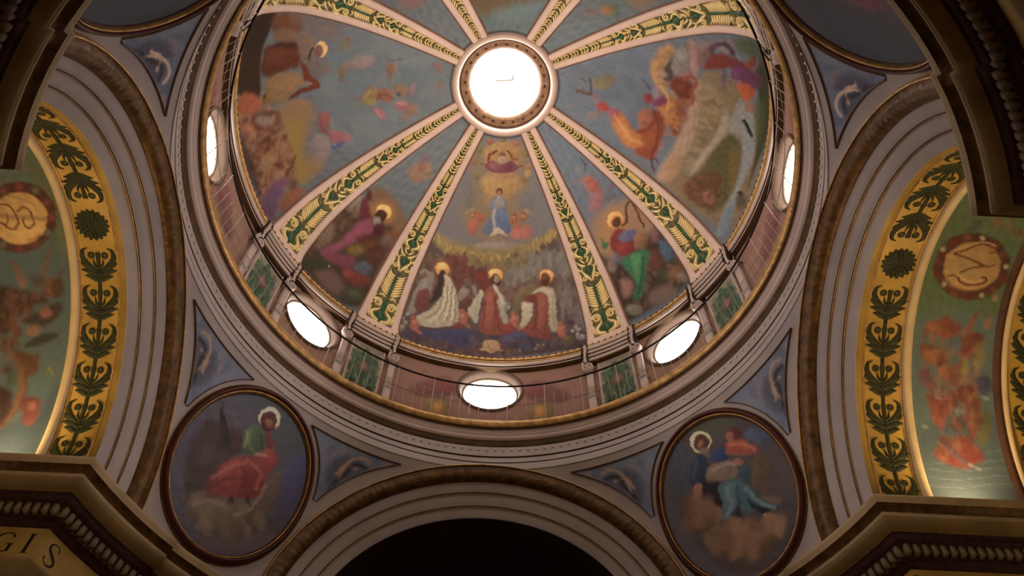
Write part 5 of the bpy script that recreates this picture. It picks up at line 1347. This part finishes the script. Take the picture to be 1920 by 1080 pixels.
# ================================================================== PENDENTIVES: ovals and corner panels
def on_sph(c):
    """x, y: degrees sideways (great circle) and elevation about azimuth c; h proud (ring units)"""
    def f(x, y, h):
        el = np.asarray(y, float) * D2R; az = c * D2R + np.asarray(x, float) * D2R / np.cos(el); R = RS - np.asarray(h)
        return np.stack([R * np.cos(el) * np.sin(az), R * np.cos(el) * np.cos(az), ZC + R * np.sin(el)], -1)
    return f
PAINT['medal_rear'] = """
P;44464E;40;1.00;0;-300,250 300,250 320,512 200,780 -200,780 -320,512
P;6A4656;30;0.80;0;60,420 160,470 140,560 40,560
P;5A4A50;40;0.70;0;-160,300 160,300 120,420 -120,420
P;6E3E44;24;0.80;0;-100,440 40,430 60,560 -60,600
P;7A5E50;14;0.90;0;-40,600 20,600 20,660 -40,660
"""
OV_X, OV_Y, OV_E = 11.55, 14.1, 18.7
def medallion(c, key, label):
    f = on_sph(c); o = thing('oval_medallion', label, 'medallion', group='oval medallions of the pendentives')
    n, m = 260, 170; t = np.linspace(0, 2 * math.pi, n, endpoint=False)[:, None]; q = np.linspace(.001, .955, m)[None, :]
    x = OV_X * q * np.cos(t); y = OV_E + OV_Y * q * np.sin(t)
    V = f(x, y, .006)
    el = y * D2R; X = (x * D2R * RS * S).ravel(); Y = (el * RS * S).ravel()
    col = paint(X, Y, PAINT[key], '4E4A52', 2.05, 21, .06, .72)
    add('painting', W(V), gridfaces(n, m, True), M['fresco'], o, True, col)
    def rim(name, q0, q1, h0, h1, mm):
        tt = np.linspace(0, 2 * math.pi, 120, endpoint=False)[:, None]; a = np.linspace(0, math.pi, 7)[None, :]
        qq = (q0 + q1) / 2 - (q1 - q0) / 2 * np.cos(a); hh = h0 + (h1 - h0) * np.sin(a)
        add(name, W(f(OV_X * qq * np.cos(tt), OV_E + OV_Y * qq * np.sin(tt), hh)), gridfaces(120, 7, True), mm, o)
    rim('inner_fillet', .945, .972, .004, .012, M['brown']); rim('gold_rim', .968, 1.0, .002, .020, M['gold']); rim('red_rim', .992, 1.052, 0, .026, M['red']); rim('gold_edge', 1.050, 1.066, 0, .008, M['gold_old'])
    return o
medallion(-45, 'medal_left', 'oval painting of an evangelist in red and green beside a dark wing, lower left')
medallion(45, 'medal_right', 'oval painting of a bearded evangelist in dark blue with a red angel, lower right')
medallion(-135, 'medal_rear', 'red rimmed oval medallion cut off at the top left corner')
medallion(135, 'medal_rear', 'red rimmed oval medallion cut off at the top right corner')
CURLS = """
D;5A627A/6A6E80/464E62/70707E;1.5;0.55;40;-720,560 -150,560 -150,920 -720,920;140
P;3E3A46;26;0.70;0;-560,800 -420,850 -340,800 -350,700 -400,660 -440,720
B;B49A8A;5;0.95;13;-500,850 -460,862 -420,838 -400,790 -386,744
B;B49A8A;5;0.95;12;-452,800 -420,800 -402,770 -408,726
B;2E2A30;7;0.75;18;-490,824 -450,824 -424,786
B;2E2A30;7;0.75;16;-428,772 -414,740 -402,700
B;8A6A60;5;0.80;9;-372,850 -340,838 -330,800
B;3A3644;6;0.70;12;-392,690 -386,650 -380,620
B;7A6468;5;0.80;8;-548,868 -590,872 -620,880
"""
def corner_panel(c, mir, label):
    f = on_sph(c); o = thing('corner_panel', label, 'panel', group='blue corner panels of the pendentives')
    n, m = 60, 50; el = np.linspace(21.6, 32.6, n); e = el * D2R
    arch = np.degrees(np.arccos(np.clip(AA / (RS * np.cos(e)), -1, 1))); t = (el - 21.6) / 11.0
    x0 = (arch + 3.2 + 2.9 * t - 45) * np.cos(e)
    x1 = -1.125 * OV_X * np.sqrt(np.clip(1 - ((el - OV_E) / (1.125 * OV_Y)) ** 2, 0, 1))
    x1 = np.maximum(x1, x0 + .05)
    X = x0[:, None] + (x1 - x0)[:, None] * np.linspace(0, 1, m)[None]; Y = el[:, None] * np.ones(m)
    txt = CURLS if abs(c) > 90 else CURLS.replace('B49A8A', '8E7464').replace('2E2A30', '241E22')
    col = paint((X * D2R * RS * S).ravel(), (Y * D2R * RS * S).ravel(), txt, '62687A', 2.1, 31)
    add('painting', W(f(X * mir, Y, .003)), gridfaces(n, m), M['fresco'], o, True, col)
    B = np.vstack([np.stack([x0, el], 1), np.stack([np.linspace(x0[-1], x1[-1], 20), np.full(20, el[-1])], 1)[1:], np.stack([x1, el], 1)[::-1][1:]])
    B[:, 0] *= mir
    for seg, wd, mm in ((B[:60], .20, M['gold_old']), (B[59:79], .34, M['brown']), (B[78:], .20, M['gold_old'])):
        V, F = ribbon(f, seg, wd, .001, .008); add('edge', W(V), F, mm, o)
    return o
for c, where in ((-45, 'lower left'), (45, 'lower right'), (-135, 'upper left'), (135, 'upper right')):
    for mir in (1, -1):
        s_az = c + mir * -20
        near = 'side' if abs(abs(s_az) - 90) < 30 else ('front' if abs(s_az) < 45 else 'rear')
        arch_n = {'side': ('left' if c < 0 else 'right') + ' arch', 'front': 'dark lower arch', 'rear': 'rear arch'}[near]
        if near == 'rear': continue
        corner_panel(c, mir, 'blue triangular panel with pale curls between the %s oval and the %s' % (where, arch_n))

# ================================================================== ARCHES
def on_vault(u, v, h):                           # u: depth from the crossing, v: angle in degrees from the crown
    a = np.asarray(v, float) * D2R; r = RV - np.asarray(h)
    return np.stack([r * np.sin(a), np.asarray(u, float) + 0 * a, ZC + r * np.cos(a)], -1)
def arch_sweep(name, pr, m, parent, n=97, wave=None):
    th = np.linspace(-90, 90, n) * D2R; P = np.array(pr, float)
    rr = P[None, :, 1] * np.ones((n, 1)); dd = P[None, :, 0] * np.ones((n, 1))
    if wave is not None:
        k, amp = wave; mod = amp * np.abs(np.sin(th * k))[:, None] * np.sin(np.linspace(0, math.pi, len(P)))[None]
        rr = rr - mod * .7; dd = dd - mod * .7
    V = np.stack([rr * np.sin(th)[:, None], dd, ZC + rr * np.cos(th)[:, None]], -1)
    return add(name, W(V), gridfaces(n, len(P)), m, parent)
def sp(s, h=0.0):                                # point on the splay, h proud of it
    d = np.array([1.153 - 1.032, RV - RA]); nrm = np.array([-abs(d[1]), -abs(d[0])]); nrm /= np.linalg.norm(nrm)
    q = np.array([1.032, RA]) + d * s + nrm * h; return (q[0], q[1])
arch0 = thing('crossing_arch', 'x', 'arch')
arch_sweep('leaf_moulding', fine([sp(-.07, -.01), sp(-.05, .006), sp(.02, .012), sp(.10, .020), sp(.18, .020), sp(.26, .012), sp(.30, 0)], 3), M['gold_old'], arch0, 481, (80, .0016))
arch_sweep('outer_bead', fine([sp(-.075, -.006), sp(-.065, .010), sp(-.04, .012), sp(-.03, .0)], 3), M['gold'], arch0, 241, (90, .003))
for a, b in ((.29, .495), (.516, .760), (.781, 1.0)):
    arch_sweep('fascia', sharp([sp(a, -.006), sp(a, .002), sp(b, .0045), sp(b, -.008)]), M['plaster_grey'], arch0)
for s_ in (.497, .514, .762, .779):
    arch_sweep('gilt_line', fine([sp(s_ - .0075, -.002), sp(s_ - .004, .0065), sp(s_ + .004, .0065), sp(s_ + .0075, -.002)], 3), M['gold'] if s_ in (.514, .779) else M['bronze'], arch0, 241, (60, .0015))
arch_front = arch0
arch_rear = copy_tree(arch0, 180, label='moulded arch behind the photographer', cat='arch', group='arches of the crossing')
# decorated side arches: gold soffit with stencilled leaves, cream bead
def decorated(root):
    arch_sweep('gold_border', [(1.152, RV), (1.168, RV - .002), (1.172, RV)], M['frieze'], root)
    V = np.stack([on_vault(np.full(97, d), np.linspace(-90, 90, 97), 0) for d in (1.166, 1.22, 1.26, 1.300)], 1)
    add('gold_soffit', W(V), gridfaces(97, 4), M['gold_flat'], root)
    for d in (1.176, 1.291): arch_sweep('gilt_line', fine([(d - .003, RV + .001), (d - .001, RV - .003), (d + .002, RV - .003), (d + .004, RV + .001)], 2), M['gold'], root)
    arch_sweep('cream_bead', fine([(1.297, RV + .004), (1.300, RV - .010), (1.309, RV - .015), (1.319, RV - .014), (1.326, RV - .006), (1.330, RV + .006)], 4), M['cream'], root)
    # leaf motif in (depth, arc) ring units about (0, 0), opening towards the crown (-arc)
    def motif_mesh(sign):
        mp = lambda x, y, h: on_vault(1.236 + np.asarray(x), sign * np.degrees(np.asarray(y) / RV), np.asarray(h) + .0008)
        pr = [ribbon(mp, [(0, .078), (0, .03), (0, -.015), (0, -.050)], [.011, .012, .011, .016], 0, .0022)]
        for sd in (-1, 1):
            t = np.linspace(0, 2 * math.pi, 13); pr.append(ribbon(mp, np.stack([sd * .021 + .0068 * np.cos(t), -.040 + .0068 * np.sin(t)], 1), .0095, 0, .0022))
            for P, w in (([(0, .012), (sd * .024, -.002), (sd * .046, -.026), (sd * .046, -.054), (sd * .030, -.064)], .016), ([(sd * .018, .004), (sd * .042, -.010), (sd * .060, -.018)], .019), ([(sd * .030, -.012), (sd * .048, -.030), (sd * .058, -.040)], .014),
                         ([(0, .026), (sd * .026, .012), (sd * .056, .008)], .021), ([(0, .046), (sd * .022, .030), (sd * .044, .027)], .018), ([(0, .004), (sd * .012, -.010), (sd * .016, -.028)], .008)):
                Q = fine(P, 4); pr.append(ribbon(mp, Q, leafw(len(Q), w, .8), 0, .0024))
        return merge(pr)
    mot = {}
    for sign in (1, -1):
        V, F = motif_mesh(sign); me = mot[sign] = mesh_data('leaf_motif', V * S, F, M['stencil'])
        for k in range(7):
            a = sign * (14.4 + 12.3 * k) * D2R
            o = link('leaf_motif', me, root)
            # turn about the vault axis (local Y through the springing centre)
            o.matrix_local = Matrix.Translation((0, 0, ZC * S + Z0)) @ Matrix.Rotation(a, 4, 'Y') @ Matrix.Translation((0, 0, -ZC * S))
    mp = lambda x, y, h: on_vault(1.238 + np.asarray(x), np.degrees(np.asarray(y) / RV), np.asarray(h) + .0008)
    pr = []
    for ring_r, cnt, w in ((.042, 18, .017), (.029, 13, .016), (.015, 8, .013)):
        for k in range(cnt):
            a = k * 2 * math.pi / cnt + ring_r * 40; e = np.array([math.cos(a), math.sin(a)])
            pr.append(ribbon(mp, [e * (ring_r - .014), e * ring_r, e * (ring_r + .010)], [w * .5, w, w * .45], 0, .003))
    V, F = merge(pr); add('rosette', W(V), F, M['stencil'], root)
    # far rib of the painted bay
    arch_sweep('dark_edge', [(1.583, RV + .004), (1.590, RV - .012), (1.604, RV - .014), (1.606, RV - .010)], M['brown'], root)
    arch_sweep('cream_bead', fine([(1.606, RV - .010), (1.612, RV - .016), (1.622, RV - .016), (1.630, RV - .006)], 3), M['cream'], root)
    V = np.stack([on_vault(np.full(97, d), np.linspace(-90, 90, 97), .004) for d in (1.628, 1.70, 1.765)], 1)
    add('gold_soffit', W(V), gridfaces(97, 3), M['gold_flat'], root)
    for sign in (1, -1):
        for k in range(6):
            a = sign * (14.4 + 12.3 * k) * D2R
            o = link('leaf_motif', mot[sign], root)
            o.matrix_local = Matrix.Translation((0, .46 * S, ZC * S + Z0)) @ Matrix.Rotation(a, 4, 'Y') @ Matrix.Translation((0, 0, .004 * S - ZC * S * 0)) @ Matrix.Translation((0, 0, -ZC * S - .008 * S))
arch_right = copy_tree(arch0, 0, label='moulded arch on the right with gold soffit of green leaves', cat='arch', group='arches of the crossing'); decorated(arch_right)
arch_left = copy_tree(arch_right, -90, label='moulded arch on the left with gold soffit of green leaves', cat='arch', group='arches of the crossing')
arch_right.rotation_euler = (0, 0, -90 * D2R)
tag(arch0, 'moulded arch with dark opening at the bottom of the picture', 'arch', 'arches of the crossing')
# painted bays beyond the side arches
for sx, key, label in ((-1, 'vault_left', 'vault painting of winged figures under a gold monogram disc, left'), (1, 'vault_right', 'vault painting of red angels under a gold disc with monogram, right')):
    n, m = 120, 330; d = np.linspace(1.326, 1.588, n)[:, None]; th = np.linspace(-88, 88, m)[None, :]
    V = on_vault(d + 0 * th, th + 0 * d, 0)      # front arm frame: x across, y depth
    deg = 90 * sx
    # canvas: depth from 1.3, arc measured towards the front of the church
    X = ((d + 0 * th - 1.3) * S).ravel(); Yc = ((th + 0 * d) * D2R * RV * S).ravel()
    Vw = np.stack([sx * V[..., 1], V[..., 0], V[..., 2]], -1)
    col = paint(X, Yc, PAINT[key], '52664E', 1.35, 41, .06, .68)
    o = add('vault_painting', W(Vw), gridfaces(n, m, flip=sx < 0), M['fresco'], None, True, col); tag(o, label, 'fresco', 'paintings of the side vaults')

# ================================================================== PIER CORNICES
def cornice_parts(root):
    pier_sweep('top_shelf', [(.30, -.944), (.10, -.944), (.0, -.946)], M['ochre'], root)
    pier_sweep('cyma', [(.0, -.946), (-.001, -.950), (.001, -.958), (.005, -.966), (.006, -.970)], M['ochre_light'], root)
    pier_sweep('cove', [(.006, -.970), (.014, -.976), (.022, -.981), (.026, -.987)], M['gold_old'], root)
    pier_sweep('fillet', [(.026, -.987), (.025, -.989), (.025, -.999), (.028, -1.001)], M['ochre_light'], root, smooth=False)
    pier_sweep('soffit', [(.028, -1.001), (.030, -1.012), (.050, -1.020), (.060, -1.024)], M['ochre'], root)
    pier_sweep('leaf_band', [(.060, -1.024), (.064, -1.026), (.067, -1.036), (.074, -1.044), (.078, -1.046)], M['maroon'], root)
    bed = pier_sweep('dentil_bed', [(.078, -1.046), (.098, -1.050), (.098, -1.080), (.096, -1.083)], M['brown'], root)
    pier_sweep('leaf_band', [(.096, -1.083), (.104, -1.086), (.108, -1.096), (.118, -1.102)], M['maroon'], root)
    pier_sweep('frieze', [(.118, -1.102), (.120, -1.104), (.121, -1.150), (.121, -1.204)], M['frieze'], root, smooth=False)
    pier_sweep('architrave', [(.121, -1.204), (.110, -1.207), (.108, -1.216), (.114, -1.222), (.116, -1.246), (.122, -1.250), (.122, -1.275), (.132, -1.30)], M['ochre'], root)
    # dentils one by one along the curve
    P = pier_path(.088, 1.75, 60); seg = np.hypot(*np.diff(P, axis=0).T); cl = np.concatenate([[0], np.cumsum(seg)]); tot = cl[-1]
    V, F = box((0, 0, 0), .0066 * S, .012 * S, .0135 * S); me = mesh_data('dentil', V, F, M['dentil'], False)
    cnt = int(tot / .0245)
    for k in range(cnt):
        q = (k + .5) * tot / cnt; x = np.interp(q, cl, P[:, 0]); y = np.interp(q, cl, P[:, 1]); e = .01
        tx = np.interp(q + e, cl, P[:, 0]) - np.interp(q - e, cl, P[:, 0]); ty = np.interp(q + e, cl, P[:, 1]) - np.interp(q - e, cl, P[:, 1])
        o = link('dentil', me, bed); o.location = W([(x, y, -1.0645)])[0]; o.rotation_euler = (0, 0, math.atan2(ty, tx))
CL = ['gilded pier cornice with dentils in the lower right corner', 'dark pier cornice hanging at the upper right corner', 'dark pier cornice hanging at the upper left corner', 'gilded pier cornice with dentils and letters in the lower left corner']
c0 = thing('pier_cornice', CL[0], 'cornice', group='cornices of the four piers'); cornice_parts(c0)
CORN = [c0] + [copy_tree(c0, 90 * k, label=CL[k], cat='cornice', group='cornices of the four piers') for k in (1, 2, 3)]

# lettering on the friezes, painted flat: strokes in (along, up)
def frieze_fn(sx):
    """along: world x of the letter; follows arm wall and chamfer of the front piers"""
    R = RCH + .121; c = LIP + .121; xc = math.sqrt(R * R - c * c)
    def f(u, v, h):
        u = np.asarray(u, float); a = np.abs(u); arc = a < xc
        phi = math.acos(c / R) - (xc - a) / R * 1.0      # angle from +Y measured on the chamfer
        phi = np.where(arc, math.asin(xc / R) - (xc - a) / R, 0)
        rr = R - np.asarray(h)
        x = np.where(arc, rr * np.sin(phi), a); y = np.where(arc, rr * np.cos(phi), c - np.asarray(h))
        return np.stack([np.sign(u) * x, y, np.asarray(v, float) + 0 * u], -1)
    return f
def letter(ch, x, z, hgt, root, sx):
    f = frieze_fn(sx); h = hgt; w = hgt * .38; t = h * .15; thin = h * .055; pr = []
    def st(P, wd, sm=True): Q = fine([(x + a * h, z + b * h) for a, b in P], 6) if sm else np.array([(x + a * h, z + b * h) for a, b in P]); pr.append(ribbon(f, Q, np.interp(np.linspace(0, 1, len(Q)), np.linspace(0, 1, len(wd)), wd) * h, .0005, .0012))
    if ch == 'I': st([(0, -.5), (0, 0), (0, .5)], [.15, .14, .15], False); st([(-.14, .49), (.14, .49)], [.04, .04], False); st([(-.14, -.49), (.14, -.49)], [.04, .04], False)
    if ch == 'S': st([(.24, .28), (.16, .47), (-.06, .49), (-.22, .34), (-.18, .14), (.06, -.04), (.24, -.22), (.20, -.42), (-.02, -.50), (-.22, -.42), (-.27, -.24)], [.09, .05, .06, .10, .14, .15, .14, .10, .06, .05, .09])
    if ch in 'GC': st([(.34, .28), (.22, .45), (-.04, .49), (-.30, .32), (-.38, 0), (-.30, -.32), (-.04, -.49), (.22, -.45), (.34, -.28)], [.10, .06, .06, .12, .16, .12, .06, .06, .06])
    if ch == 'G': st([(.33, -.46), (.33, -.06)], [.14, .14], False); st([(.16, -.06), (.46, -.06)], [.04, .04], False)
    if ch == 'O':
        a = np.linspace(0, 2 * math.pi, 17); st([(.40 * math.cos(q), .49 * math.sin(q)) for q in a], [.16, .11, .05, .11, .16, .11, .05, .11, .16])
    V, F = merge(pr); add('letter', W(V), F, M['letter'], root, False)
def put_letters(root, chars):
    fz = [c for c in root.children if c.name.startswith('frieze')][0]
    n0 = set(o.name for o in bpy.data.objects)
    for ch, x, hgt in chars: letter(ch, x, -1.152, hgt, fz, 1)
    bpy.context.view_layer.update()
    for o in bpy.data.objects:
        if o.name not in n0: o.matrix_parent_inverse = Matrix.Rotation(-root.rotation_euler.z, 4, 'Z')
put_letters(CORN[3], [('G', -1.246, .064), ('I', -1.180, .064), ('S', -1.103, .066)])
put_letters(CORN[0], [('C', 1.150, .064), ('O', 1.225, .064)])
